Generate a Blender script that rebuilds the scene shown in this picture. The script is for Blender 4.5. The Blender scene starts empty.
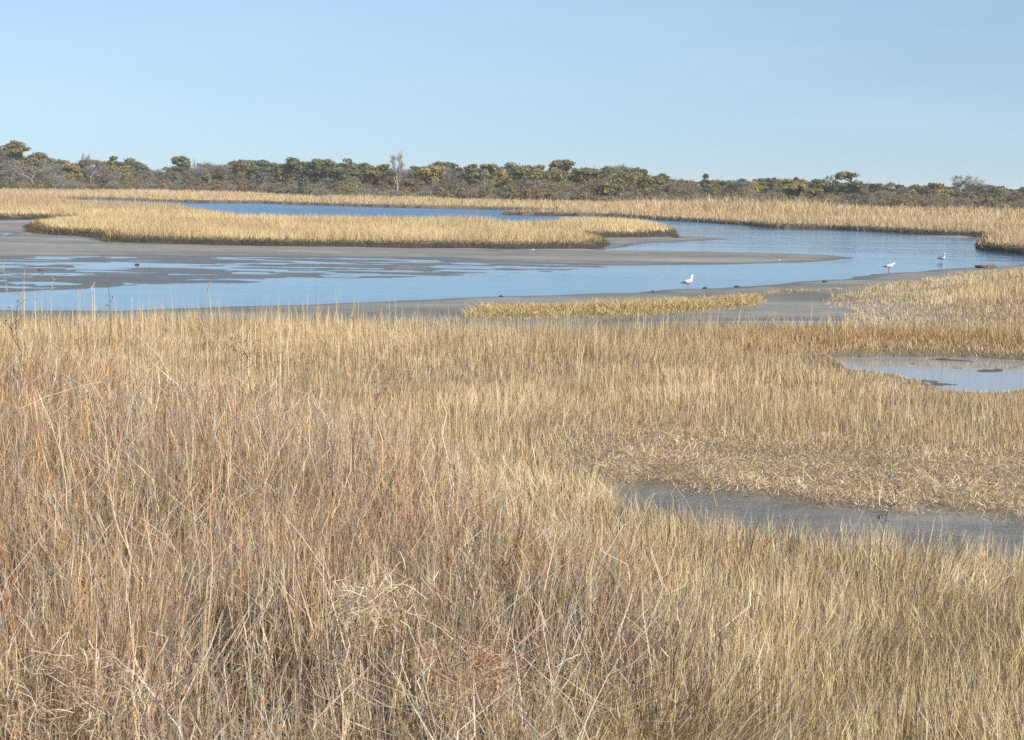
import bpy, bmesh, math, random
import numpy as np
from mathutils import Matrix, Vector, Euler

rng = np.random.default_rng(7)
random.seed(7)
R = math.radians
sc = bpy.context.scene
col = sc.collection

# ------------------------------------------------------------------ camera
F = 1400.0
CAM = np.array([0.0, 0.0, 3.6])
PITCH, ROLL = R(7.65), R(1.0)
rot = Matrix.Rotation(math.pi/2 - PITCH, 3, 'X') @ Matrix.Rotation(ROLL, 3, 'Z')
ROT = np.array(rot)
cd = bpy.data.cameras.new('camera')
cam = bpy.data.objects.new('camera', cd)
col.objects.link(cam)
cam.location = CAM
cam.rotation_euler = rot.to_euler()
cd.sensor_width = 36.0
cd.lens = F / 1024 * 36.0
cd.clip_start = 0.1
cd.clip_end = 12000
sc.camera = cam

def ray(x, y):
    d = ROT @ np.array([(x - 512)/F, (370 - y)/F, -1.0])
    return d
def onz(x, y, z=0.0):
    d = ray(x, y)
    t = (z - CAM[2]) / d[2]
    p = CAM + d*t
    return p
def atd(x, y, dist):
    d = ray(x, y)
    return CAM + d*(dist/d[1])
def hy(x):                       # horizon row at column x
    return 182.0 + (x - 512)*math.tan(ROLL)
def P(pts, z=0.0):               # traced outline -> plan polygon on the ground
    out = []
    for p in pts:
        q = onz(p[0], p[1], p[2] if len(p) > 2 else z)
        out.append((q[0], q[1]))
    return np.array(out)

# ------------------------------------------------------------------ numeric helpers
def sdf(poly, X, Y):
    """signed distance, positive inside"""
    d = np.full(X.shape, 1e18)
    ins = np.zeros(X.shape, bool)
    n = len(poly)
    for i in range(n):
        ax, ay = poly[i]; bx, by = poly[(i+1) % n]
        ex, ey = bx-ax, by-ay
        L = ex*ex + ey*ey + 1e-12
        t = np.clip(((X-ax)*ex + (Y-ay)*ey)/L, 0, 1)
        dx = X-ax-ex*t; dy = Y-ay-ey*t
        d = np.minimum(d, dx*dx + dy*dy)
        c = (ay > Y) != (by > Y)
        with np.errstate(divide='ignore', invalid='ignore'):
            xi = ax + (Y-ay)*ex/(by-ay if by != ay else 1e-12)
        ins ^= c & (X < xi)
    d = np.sqrt(d)
    return np.where(ins, d, -d)

def _h(ix, iy, s):
    n = (ix.astype(np.int64)*374761393 + iy.astype(np.int64)*668265263 + s*974711) & 0x7fffffff
    n = ((n ^ (n >> 13))*1274126177) & 0x7fffffff
    n = n ^ (n >> 16)
    return (n & 0xffff)/65535.0
def vn(X, Y, s=0):
    ix = np.floor(X); iy = np.floor(Y)
    fx = X-ix; fy = Y-iy
    fx = fx*fx*(3-2*fx); fy = fy*fy*(3-2*fy)
    a = _h(ix, iy, s); b = _h(ix+1, iy, s); c = _h(ix, iy+1, s); d = _h(ix+1, iy+1, s)
    return ((a*(1-fx)+b*fx)*(1-fy) + (c*(1-fx)+d*fx)*fy)*2-1
def fbm(X, Y, s=0, o=4):
    v = 0; a = .5; f = 1.0
    for k in range(o):
        v = v + a*vn(X*f+k*17.3, Y*f-k*9.1, s+k); a *= .5; f *= 2.03
    return v
def sstep(a, b, x):
    t = np.clip((x-a)/(b-a), 0, 1)
    return t*t*(3-2*t)

# ------------------------------------------------------------------ plan of the marsh
T = .75
LAND_A = P([(-160,215),(0,219),(62,219.5),(64,222),(40,225),(30,229),(29,232.5),(55,235.5),(107,237.8),(99,241),(104,243.4),(180,245.5),(256,246.8),
            (350,248),(450,249.3),(512,249.8),(594,249.5),(596,245),(592,241),(600,238),(640,238),(673,236.8),(676,231,.5),(675,225.0,.6),(655,220.3,.55),(600,217.6,.55),
            (556,216.4,.55),(550,219.3,.6),(520,217.5,T),(500,216.2,T),(430,214.3,T),(365,213.8,T),(256,212.6,T),(218,208.6,T),(190,204.0,T),(95,201.3,T),(40,200.5),(-160,197)])
LAND_B = P([(-160,198),(40,199.5),(95,199.8),(200,203),(260,203.4),(350,206.3),(425,208.4),(512,210),(549,211.2),(551,213.4),(520,213.6),(490,214.6),(520,215.4),(562,216),(600,217),(645,219.2),
            (700,222.8),(768,227.3),(840,230),(900,233.5),(974,236.4),(985,238.5),(980,243),(967,246.5),(975,250),(1024,255.5),(1200,271),(1400,262),(1300,203),(1024,196),(512,187),(0,178.5),(-400,176.5)])
LAND_B[-6:] = np.array([(120,60),(700,160),(2500,3000),(0,5000),(-2500,3000),(-700,300)])
LAND_N = P([(-300,309,.75),(0,309.5,.75),(256,310.5,.75),(450,315,.74),(500,317.5,.72),(600,319.5,.68),(700,319.5,.64),(780,320,.6),(850,322,.58),(856,318),(860,313),(832,309),(826,303),(858,294),(880,288.5),
            (895,284),(930,279),(968,272.5),(985,269),(1024,265.5),(1250,257),(1700,420),(1200,900),(0,900),(-900,560)])
LAND_N[-5:] = np.array([(48,70),(60,30),(30,-40),(-30,-40),(-50,32)])
SPIT = P([(468,307,.2),(500,303.5,.3),(560,300.5,.32),(640,296.3,.34),(700,293,.34),(745,292.0,.3),(770,290.5,.15),(830,288,.12),(880,285.5,.1),(874,290.5),(800,295),(750,298),(768,304),(758,310),(705,315.5),(640,319.5),(560,321.5),(464,322)])
POND = P([(826,357),(900,357),(960,357.5),(1024,360),(1180,366),(1180,390,.38),(1024,386,.38),(990,389,.38),(960,387,.38),(938,380,.38),(900,374,.38),(860,368,.38)], .25)
STRIP = P([(596,488.5),(640,490),(700,494),(760,500),(830,507.5),(900,513),(960,517),(1024,523),(1190,532),(1400,547),(1400,588,.52),(1190,568,.52),(1024,548,.52),(960,542.5,.52),(900,535,.52),(850,528,.52),(780,521,.52),(720,513,.52),(640,500,.52)], .28)
RILL = P([(700,347),(830,354.5),(900,355),(1024,357),(1100,361),(1100,364),(1024,361),(900,358),(830,358),(700,349.5)], .35)
M1 = P([(-200,220.5),(0,220.5),(62,220),(100,240),(350,246),(595,247),(600,250),(690,250.8),(768,253),(820,254.8),(853,257.6),(820,261.3),(768,263.8),(690,265.3),(600,266),(512,262),(430,258.5),(256,257),(100,256),(0,257),(-200,259)])
M2 = P([(-200,255),(100,255),(256,256),(430,257),(512,261),(600,265.5),(560,270.5),(512,273.5),(400,276.5),(256,281.5),(100,287),(0,292),(-200,300)])
M3 = P([(590,236),(660,236),(700,236.8),(724,239),(690,241.3),(640,243.5),(628,247.5),(596,250)])
M4 = P([(-300,309),(120,310.5),(256,306.3),(380,301.3),(512,296.3),(640,292.3),(690,289),(768,286),(850,278),(890,273.2),(940,269.5),(1000,266),(1200,256),(1200,330),(-300,345)])
M5 = P([(905,236),(974,235.5),(974,238.5),(905,236.6)])
PUD = P([(600,319),(700,319.6),(850,319.6),(850,324),(600,324)])
WETHOLE = P([(-10,231),(20,231),(28,234),(10,237.5),(-10,237)])
BELT = [(-300,187.5),(-100,188.5),(60,190.5),(150,191),(250,193),(320,197.5),(430,199.5),(550,203),(640,204),(760,206),(900,209),(1024,212),(1130,214),(1400,219)]
def front_dist(x):
    y = np.interp(x, [b[0] for b in BELT], [b[1] for b in BELT])
    return 3.25*F/(y-hy(x))
# tall reeds in the left foreground: (column, distance)
TALL = np.array([((px-512)/F*d, d) for px, d in [(-420,21),(0,20.5),(160,19.5),(260,17.5),(360,15.5),(450,13.6),(540,11.8),(620,10.3),(655,9.0),(640,7.8),(560,6.9),(470,6.2),(400,5.4),(330,4.6),(250,3.2),(-500,3)]])

def terrain(X, Y):
    D = np.sqrt(X*X+Y*Y)
    am = .12 + .006*np.minimum(D, 130)
    wob = (fbm(X*.55/ (1+D*.012), Y*.55/(1+D*.012), 3, 4))*am*1.8
    sa, sb = sdf(LAND_A, X, Y)+wob, sdf(LAND_B, X, Y)+wob
    sn, sp = sdf(LAND_N, X, Y)+wob, sdf(SPIT, X, Y)+wob*.45
    land = np.maximum(np.maximum(sa, sb), sn)
    mw = fbm(X*.35, Y*.5, 11, 4)
    mud = np.maximum.reduce([sdf(M1, X, Y), sdf(M3, X, Y), sdf(M4, X, Y), sdf(M5, X, Y)])
    zmud = np.clip((mud + mw*.5)*.05, -.35, .055) + mw*.012
    m2 = sdf(M2, X, Y)
    st = fbm(X*.50, Y*1.35, 23, 5)
    z2 = np.clip(m2*.04, -.35, .0) + st*.042 + .016*fbm(X*.7, Y*2.6, 29, 3) + .003
    z2 = np.where(m2 < -5, -.35, z2)
    z = np.maximum(zmud, z2)
    pud = sstep(-.2, .6, sdf(PUD, X, Y) + mw*.5)
    z = z - pud*.075
    wh = sstep(-.5, 2.0, sdf(WETHOLE, X, Y)+mw)
    z = z - wh*.1
    w = .18 + .0035*np.minimum(D, 200) + 4.5*sstep(30, 36, D)*sstep(7.6, 8.6, X)*(sn > np.maximum(sa, sb))*(sn > -8)
    top = .35 + .035*fbm(X*.2, Y*.2, 31, 3) + .03*fbm(X*1.5, Y*1.5, 37, 2)*np.clip(1-D/80, 0, 1)
    b = sstep(0, 1, land/w)
    z = z*(1-b) + top*b
    bs = sstep(0, 1, sp/.5+.2)
    z = np.maximum(z, z*(1-bs) + bs*.16)
    pn = sdf(POND, X, Y) + fbm(X*1.3, Y*1.3, 41, 4)*.35
    pm = sstep(-.25, .12, pn)
    z = z - pm*(.215 + .21*fbm(X*.8, Y*2.0, 43, 4))
    sn2 = sdf(STRIP, X, Y) + fbm(X*1.6, Y*1.6, 47, 4)*.3
    sm = sstep(-.2, .3, sn2)
    z = z - sm*.075
    far = sstep(260, 500, D)
    z = z + far*1.0
    rl = sdf(RILL, X, Y) + fbm(X, Y, 53, 3)*.4
    z = z - sstep(-.2, .3, rl)*.05
    return z, dict(land=land, b=b, spit=sp, bs=bs, pond=pn, pm=pm, strip=sn2, sm=sm, D=D, sa=sa, sb=sb, sn=sn, rill=rl)

# ------------------------------------------------------------------ materials
def lin(r, g, b):
    f = lambda c: (c/255/12.92) if c <= 10 else ((c/255+.055)/1.055)**2.4
    return np.array([f(r), f(g), f(b)])
def mat(name):
    m = bpy.data.materials.new(name); m.use_nodes = True
    nt = m.node_tree
    for n in list(nt.nodes): nt.nodes.remove(n)
    out = nt.nodes.new('ShaderNodeOutputMaterial')
    return m, nt, out
def N(nt, t, **k):
    n = nt.nodes.new(t)
    for a, v in k.items():
        if a in n.inputs: n.inputs[a].default_value = v
        else: setattr(n, a, v)
    return n

def leafmat(name, trans=.25, rough=.7, var=.12, k=1.0):
    m, nt, out = mat(name)
    at = N(nt, 'ShaderNodeAttribute', attribute_name='Col')
    tc = N(nt, 'ShaderNodeTexCoord')
    nz = N(nt, 'ShaderNodeTexNoise', Scale=9.0, Detail=2.0)
    nt.links.new(tc.outputs['Object'], nz.inputs['Vector'])
    mr = N(nt, 'ShaderNodeMapRange'); mr.inputs['To Min'].default_value = k*(1-var); mr.inputs['To Max'].default_value = k*(1+var)
    nt.links.new(nz.outputs['Fac'], mr.inputs['Value'])
    mx = N(nt, 'ShaderNodeVectorMath', operation='SCALE')
    nt.links.new(at.outputs['Color'], mx.inputs[0]); nt.links.new(mr.outputs[0], mx.inputs['Scale'])
    pb = N(nt, 'ShaderNodeBsdfPrincipled', Roughness=rough)
    pb.inputs['Specular IOR Level'].default_value = .25
    nt.links.new(mx.outputs[0], pb.inputs['Base Color'])
    tr = N(nt, 'ShaderNodeBsdfTranslucent')
    nt.links.new(mx.outputs[0], tr.inputs['Color'])
    ms = N(nt, 'ShaderNodeMixShader'); ms.inputs[0].default_value = trans
    nt.links.new(pb.outputs[0], ms.inputs[1]); nt.links.new(tr.outputs[0], ms.inputs[2])
    nt.links.new(ms.outputs[0], out.inputs['Surface'])
    return m
M_GRASS = leafmat('dry_grass', .08, .6, .12, .89)
M_LEAF = leafmat('foliage', .30, .7, .25, .96)
M_TWIG = leafmat('twig_bark', 0.0, .85, .2, .88)

def soilmat():
    m, nt, out = mat('marsh_soil')
    at = N(nt, 'ShaderNodeAttribute', attribute_name='Col')
    rt = N(nt, 'ShaderNodeAttribute', attribute_name='rough')
    tc = N(nt, 'ShaderNodeTexCoord')
    n1 = N(nt, 'ShaderNodeTexNoise', Scale=1.3, Detail=8.0, Roughness=.65)
    n2 = N(nt, 'ShaderNodeTexNoise', Scale=22.0, Detail=6.0, Roughness=.7)
    mp = N(nt, 'ShaderNodeMapping'); mp.inputs['Scale'].default_value = (.45, 2.2, 1)
    nt.links.new(tc.outputs['Object'], mp.inputs['Vector'])
    nt.links.new(mp.outputs[0], n1.inputs['Vector']); nt.links.new(tc.outputs['Object'], n2.inputs['Vector'])
    ad = N(nt, 'ShaderNodeMath', operation='ADD')
    nt.links.new(n1.outputs['Fac'], ad.inputs[0]); nt.links.new(n2.outputs['Fac'], ad.inputs[1])
    mr = N(nt, 'ShaderNodeMapRange'); mr.inputs['From Min'].default_value = .6; mr.inputs['From Max'].default_value = 1.4
    mr.inputs['To Min'].default_value = .42; mr.inputs['To Max'].default_value = 1.26
    nt.links.new(ad.outputs[0], mr.inputs['Value'])
    mx = N(nt, 'ShaderNodeVectorMath', operation='SCALE')
    nt.links.new(at.outputs['Color'], mx.inputs[0]); nt.links.new(mr.outputs[0], mx.inputs['Scale'])
    pb = N(nt, 'ShaderNodeBsdfPrincipled')
    pb.inputs['Specular IOR Level'].default_value = .5
    nt.links.new(mx.outputs[0], pb.inputs['Base Color'])
    nt.links.new(rt.outputs['Fac'], pb.inputs['Roughness'])
    bp = N(nt, 'ShaderNodeBump', Strength=.8, Distance=.04)
    nt.links.new(ad.outputs[0], bp.inputs['Height'])
    nt.links.new(bp.outputs[0], pb.inputs['Normal'])
    nt.links.new(pb.outputs[0], out.inputs['Surface'])
    return m
M_SOIL = soilmat()

def watermat(name, amp, scale, base, rough=.06, patch=.5, sy=1.0, lo=.25):
    m, nt, out = mat(name)
    tc = N(nt, 'ShaderNodeTexCoord')
    mp = N(nt, 'ShaderNodeMapping'); mp.inputs['Scale'].default_value = (1.0, sy, 1)
    nt.links.new(tc.outputs['Object'], mp.inputs['Vector'])
    n1 = N(nt, 'ShaderNodeTexNoise', Scale=scale, Detail=3.0, Roughness=.55)
    nt.links.new(mp.outputs[0], n1.inputs['Vector'])
    n2 = N(nt, 'ShaderNodeTexNoise', Scale=patch*.1, Detail=3.0, Roughness=.6)
    mp2 = N(nt, 'ShaderNodeMapping'); mp2.inputs['Scale'].default_value = (.35, 1.2, 1)
    nt.links.new(tc.outputs['Object'], mp2.inputs['Vector'])
    nt.links.new(mp2.outputs[0], n2.inputs['Vector'])
    mr = N(nt, 'ShaderNodeMapRange'); mr.inputs['From Min'].default_value = .38; mr.inputs['From Max'].default_value = .62
    mr.inputs['To Min'].default_value = lo; mr.inputs['To Max'].default_value = 1.0
    nt.links.new(n2.outputs['Fac'], mr.inputs['Value'])
    sp = N(nt, 'ShaderNodeSeparateXYZ'); nt.links.new(tc.outputs['Object'], sp.inputs[0])
    wy = N(nt, 'ShaderNodeMapRange'); wy.inputs['From Min'].default_value = 62; wy.inputs['From Max'].default_value = 100; wy.inputs['To Min'].default_value = 1.0; wy.inputs['To Max'].default_value = 4.0
    nt.links.new(sp.outputs['Y'], wy.inputs['Value'])
    wm = N(nt, 'ShaderNodeMath', operation='MULTIPLY'); nt.links.new(mr.outputs[0], wm.inputs[0]); nt.links.new(wy.outputs[0], wm.inputs[1])
    mu = N(nt, 'ShaderNodeMath', operation='MULTIPLY')
    nt.links.new(n1.outputs['Fac'], mu.inputs[0]); nt.links.new(wm.outputs[0], mu.inputs[1])
    bp = N(nt, 'ShaderNodeBump', Strength=1.0, Distance=amp)
    nt.links.new(mu.outputs[0], bp.inputs['Height'])
    pb = N(nt, 'ShaderNodeBsdfPrincipled', Roughness=rough, IOR=1.333)
    pb.inputs['Base Color'].default_value = (*base, 1)
    nt.links.new(bp.outputs[0], pb.inputs['Normal'])
    nt.links.new(pb.outputs[0], out.inputs['Surface'])
    return m
M_WATER = watermat('creek_water', .03, .9, (.035, .11, .19), rough=.09, patch=.6, lo=.04)
M_PONDW = watermat('windy_water', .14, 1.0, (.025, .10, .21), rough=.2, patch=.4, lo=.6)
M_POOL = watermat('pool_water', .004, 6.0, (.25, .255, .25), rough=.04, patch=4)

def plainmat(name, c, rough=.6, spec=.4, nscale=20, var=.15, bump=.0):
    m, nt, out = mat(name)
    tc = N(nt, 'ShaderNodeTexCoord')
    nz = N(nt, 'ShaderNodeTexNoise', Scale=float(nscale), Detail=4.0)
    nt.links.new(tc.outputs['Object'], nz.inputs['Vector'])
    cr = N(nt, 'ShaderNodeValToRGB')
    cr.color_ramp.elements[0].position = .3; cr.color_ramp.elements[1].position = .7
    cr.color_ramp.elements[0].color = (*[v*(1-var) for v in c], 1)
    cr.color_ramp.elements[1].color = (*[min(v*(1+var), .95) for v in c], 1)
    nt.links.new(nz.outputs['Fac'], cr.inputs['Fac'])
    pb = N(nt, 'ShaderNodeBsdfPrincipled', Roughness=rough)
    pb.inputs['Specular IOR Level'].default_value = spec
    nt.links.new(cr.outputs['Color'], pb.inputs['Base Color'])
    if bump:
        bp = N(nt, 'ShaderNodeBump', Strength=.6, Distance=bump)
        nt.links.new(nz.outputs['Fac'], bp.inputs['Height']); nt.links.new(bp.outputs[0], pb.inputs['Normal'])
    nt.links.new(pb.outputs[0], out.inputs['Surface'])
    return m

# ------------------------------------------------------------------ mesh helpers
def mesh_tris(name, V, Tt, C=None, m=None, parent=None, loc=None, smooth=False, extra=None):
    me = bpy.data.meshes.new(name)
    V = np.asarray(V, np.float32); Tt = np.asarray(Tt, np.int32)
    me.vertices.add(len(V)); me.vertices.foreach_set('co', V.ravel())
    me.loops.add(Tt.size); me.loops.foreach_set('vertex_index', Tt.ravel())
    me.polygons.add(len(Tt)); me.polygons.foreach_set('loop_start', np.arange(0, Tt.size, 3, dtype=np.int32))
    if smooth: me.polygons.foreach_set('use_smooth', np.ones(len(Tt), bool))
    me.update(calc_edges=True)
    if C is not None:
        a = me.attributes.new('Col', 'FLOAT_COLOR', 'POINT')
        cc = np.ones((len(V), 4), np.float32); cc[:, :3] = C
        a.data.foreach_set('color', cc.ravel())
    for k, v in (extra or {}).items():
        a = me.attributes.new(k, 'FLOAT', 'POINT'); a.data.foreach_set('value', np.asarray(v, np.float32))
    if m: me.materials.append(m)
    o = bpy.data.objects.new(name, me); col.objects.link(o)
    if parent: o.parent = parent
    if loc is not None: o.location = loc
    return o
def tag(o, label=None, cat=None, group=None, kind=None):
    if label: o['label'] = label
    if cat: o['category'] = cat
    if group: o['group'] = group
    if kind: o['kind'] = kind
    return o

def blades(name, label, B, h, w, lean, az, C, segs, droop=None, yaw=None, gap=0):
    """ribbons: base points B, height, width, horizontal lean distance at tip, lean azimuth, colour"""
    n = len(B)
    if yaw is None: yaw = rng.uniform(0, np.pi, n)
    if droop is None: droop = np.zeros(n)
    ts = {1: [0, 1.0], 2: [0, .55, 1.0], 3: [0, .35, .7, 1.0], 5: [0, .2, .4, .6, .8, 1.0]}[segs]
    ws = {1: [1, 0], 2: [1, .8, 0], 3: [1, .95, .65, 0], 5: [1, 1, .9, .7, .45, 0]}[segs]
    dirx, diry = np.cos(az), np.sin(az)
    sx, sy = np.cos(yaw), np.sin(yaw)
    kink = rng.normal(0, 1, (n, 2))*(lean*.14 + h*.012)[:, None]
    levels = []
    for t, wf in zip(ts, ws):
        off = lean*(.35*t + .65*t*t)
        z = h*t - droop*t**2.5
        kk = math.sin(t*6.0)*(1 if 0 < t < 1 else 0)
        p = np.stack([B[:, 0]+dirx*off+kink[:, 0]*kk, B[:, 1]+diry*off+kink[:, 1]*kk, B[:, 2]+z], 1)
        if t < 1:
            s = np.stack([sx*w*wf*.5, sy*w*wf*.5, np.zeros(n)], 1)
            levels += [p-s, p+s]
        else: levels.append(p)
    k = len(levels)
    V = np.stack(levels, 1).reshape(-1, 3)
    pat = []
    for i in range(len(ts)-1):
        a, b = 2*i, 2*i+1
        if i < len(ts)-2: pat += [(a, b, b+2), (a, b+2, a+2)]
        else: pat += [(a, b, k-1)]
    pat = np.array(pat)
    Tt = (np.arange(n)*k)[:, None, None] + pat[None]
    o = mesh_tris(name, V, Tt.reshape(-1, 3), np.repeat(C, k, 0), M_GRASS)
    tag(o, label, None, None, 'stuff'); o['category'] = 'grass'
    return o

def sample(n, d0, d1, p=1.0, px0=-150, px1=1180):
    """points over the view's ground, density falling with distance**p"""
    u = rng.random(n)
    e = 2-p
    d = (d0**e + u*(d1**e-d0**e))**(1/e) if abs(e) > 1e-6 else d0*(d1/d0)**u
    x = (rng.uniform(px0, px1, n)-512)/F*d
    return x, d
def laid(x, d, hgt, lean, az, k=.5, f=.8, s=201):
    """wind-laid swirls: adds a lean shared by neighbours"""
    a = fbm(x*f*.6, d*f*.6, s, 3)*7; q = np.clip(fbm(x*f, d*f, s+7, 3)+.1, 0, 1)*k*hgt*2
    lx = np.cos(az)*lean + np.cos(a)*q; ly = np.sin(az)*lean + np.sin(a)*q
    L = np.hypot(lx, ly)
    return L, np.arctan2(ly, lx), np.sqrt(np.maximum(hgt*hgt - .55*L*L, (.35*hgt)**2))
def palette(n, cols, wts, jit=.12):
    cols = np.array(cols); wts = np.array(wts)/sum(wts)
    i = rng.choice(len(cols), n, p=wts)
    return cols[i]*rng.normal(1, jit, (n, 1)).clip(.55, 1.6)

# ------------------------------------------------------------------ ground sheet
def build_ground():
    th = np.concatenate([np.radians(np.linspace(-27, 27, 760)), np.radians(np.arange(30, 331, 4.0))])
    dys = np.concatenate([np.arange(1600, 620, -20), np.arange(620, 100, -1.1), np.arange(100, 86, -.4), np.arange(86, 36, -.11), np.arange(36, 15, -.2)])
    r = np.concatenate([[.3, 1.0, 2.0], CAM[2]*F/dys, [340, 380, 440, 520, 650, 900, 1400, 2000]])
    r = np.unique(np.round(r, 4))
    TH, RR = np.meshgrid(th, r)
    X, Y = RR*np.sin(TH), RR*np.cos(TH)
    zs, ms = [], None
    parts = []
    for i in range(0, X.shape[0], 60):
        z, m = terrain(X[i:i+60], Y[i:i+60]); parts.append((z, m))
    Z = np.concatenate([p[0] for p in parts])
    m = {k: np.concatenate([p[1][k] for p in parts]) for k in parts[0][1]}
    nr, nc = X.shape
    # dry litter / bank / mud colours
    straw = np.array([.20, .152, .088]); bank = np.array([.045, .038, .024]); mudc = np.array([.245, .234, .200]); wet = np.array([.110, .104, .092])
    bn = fbm(X*.8, Y*.8, 61, 3)[..., None]
    cm = mudc*(1+.25*bn)
    cm = cm*(1+.5*fbm(X*.09, Y*.45, 63, 4)[..., None])*(1-.22*(m['D'] < 52)*sstep(-.5, .3, fbm(X*.4, Y*.7, 65, 3)))[..., None]
    wetf = (1-sstep(-.005, .06, Z + .02*fbm(X*.3, Y*.9, 67, 3)))[..., None]
    c = cm*(1-wetf) + wet*wetf
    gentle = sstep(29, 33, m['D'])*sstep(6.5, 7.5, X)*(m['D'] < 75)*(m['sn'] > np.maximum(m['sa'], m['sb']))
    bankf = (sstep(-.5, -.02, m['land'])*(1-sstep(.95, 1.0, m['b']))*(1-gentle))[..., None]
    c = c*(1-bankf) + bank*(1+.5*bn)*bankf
    lf = np.maximum(sstep(.93, 1.0, m['b']), gentle*sstep(.02, .9, m['b'])*.8)[..., None]
    c = c*(1-lf) + straw*(1+.2*bn)*lf
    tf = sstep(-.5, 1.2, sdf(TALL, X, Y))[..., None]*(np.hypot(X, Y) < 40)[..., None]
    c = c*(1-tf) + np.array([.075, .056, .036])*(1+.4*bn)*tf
    sf = m['bs'][..., None]
    c = c*(1-sf) + np.array([.20, .15, .08])*sf
    pf = m['pm'][..., None]
    c = c*(1-pf) + np.array([.11, .09, .065])*pf
    rf = sstep(-.3, .2, m['rill'])[..., None]
    c = c*(1-rf) + np.array([.09, .07, .045])*rf
    gf = m['sm'][..., None]
    salt = np.clip(fbm(X*.5, Y*2.2, 71, 4)*1.8, 0, 1)[..., None]
    c = c*(1-gf) + (np.array([.172, .167, .152])*(1+.3*bn)*(1-salt) + np.array([.235, .23, .215])*salt)*gf
    ro = .9 - .55*wetf[..., 0]*(1-lf[..., 0])
    ro = np.where(m['D'] > 400, .95, ro)
    V = np.stack([X, Y, Z], -1).reshape(-1, 3)
    idx = np.arange(nr*nc).reshape(nr, nc)
    a = idx[:-1]; b = np.roll(idx, -1, 1)[:-1]; c2 = np.roll(idx, -1, 1)[1:]; d = idx[1:]
    Tt = np.concatenate([np.stack([a, d, c2], -1).reshape(-1, 3), np.stack([a, c2, b], -1).reshape(-1, 3)])
    # close the small hole under the camera
    V = np.concatenate([V, [[0, 0, .35]]]); k = len(V)-1
    first = idx[0]; Tt = np.concatenate([Tt, np.stack([np.full(nc, k), first, np.roll(first, -1)], -1)])
    C = np.concatenate([c.reshape(-1, 3), [straw]]); ro = np.concatenate([ro.ravel(), [.9]])
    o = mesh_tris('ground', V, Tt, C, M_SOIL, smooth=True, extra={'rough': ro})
    tag(o, 'salt marsh ground with dark grey mudflats and straw brown turf', None, None, 'structure')
build_ground()

def sheet(name, pts, z, m, label):
    bm = bmesh.new()
    vs = [bm.verts.new((p[0], p[1], z)) for p in pts]
    f = bm.faces.new(vs); bm.normal_update()
    if f.normal.z < 0: f.normal_flip()
    me = bpy.data.meshes.new(name); bm.to_mesh(me); bm.free(); me.materials.append(m)
    o = bpy.data.objects.new(name, me); col.objects.link(o)
    tag(o, label, None, None, 'structure')
sheet('creek_water', [(-140, 20), (120, 20), (120, 128), (-140, 128)], 0.0, M_WATER, 'light blue tidal creek winding between mudflats and marsh')
sheet('lagoon_water', [(-200, 128), (160, 128), (160, 330), (-200, 330)], 0.0, M_PONDW, 'deep blue strip of open water behind the marsh island')
pp = POND.mean(0) + (POND-POND.mean(0))*1.12
sheet('pool_water', pp, .245, M_POOL, 'pale still pool in the marsh grass at right')

# ------------------------------------------------------------------ grasses
gold_unused = [lin(214,186,138), lin(196,165,115), lin(176,140,92), lin(228,206,164), lin(160,122,78), lin(190,172,140)]
def pool_fringe():
    n = 60000
    x = rng.uniform(4.5, 14, n); d = rng.uniform(23, 31, n)
    z, m = terrain(x, d); p = m['pond']; c = np.interp(x, POND[:5, 0], POND[:5, 1])
    k = (d > c-.6) & (p < .05+.1*rng.normal(0, 1, n)) & (p > -2.6) & (rng.random(n) < .8)
    x, d, z, p = x[k], d[k], z[k], p[k]; n = len(x)
    h = (.05 + .26*sstep(-.2, -2.2, p))*rng.normal(1, .3, n).clip(.3, 1.7)
    C = palette(n, [lin(190,158,112), lin(172,138,96), lin(204,176,130), lin(146,120,84)], [3, 2.4, 2, 1.4], .18)
    blades('pool_fringe', 'short brown matted grass fringing the back of the marsh pool', np.stack([x, d, z-.02], 1), h, rng.uniform(.008, .016, n), np.abs(rng.normal(.5, .4, n))*h, rng.uniform(0, 2*np.pi, n), C, 2)
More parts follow.
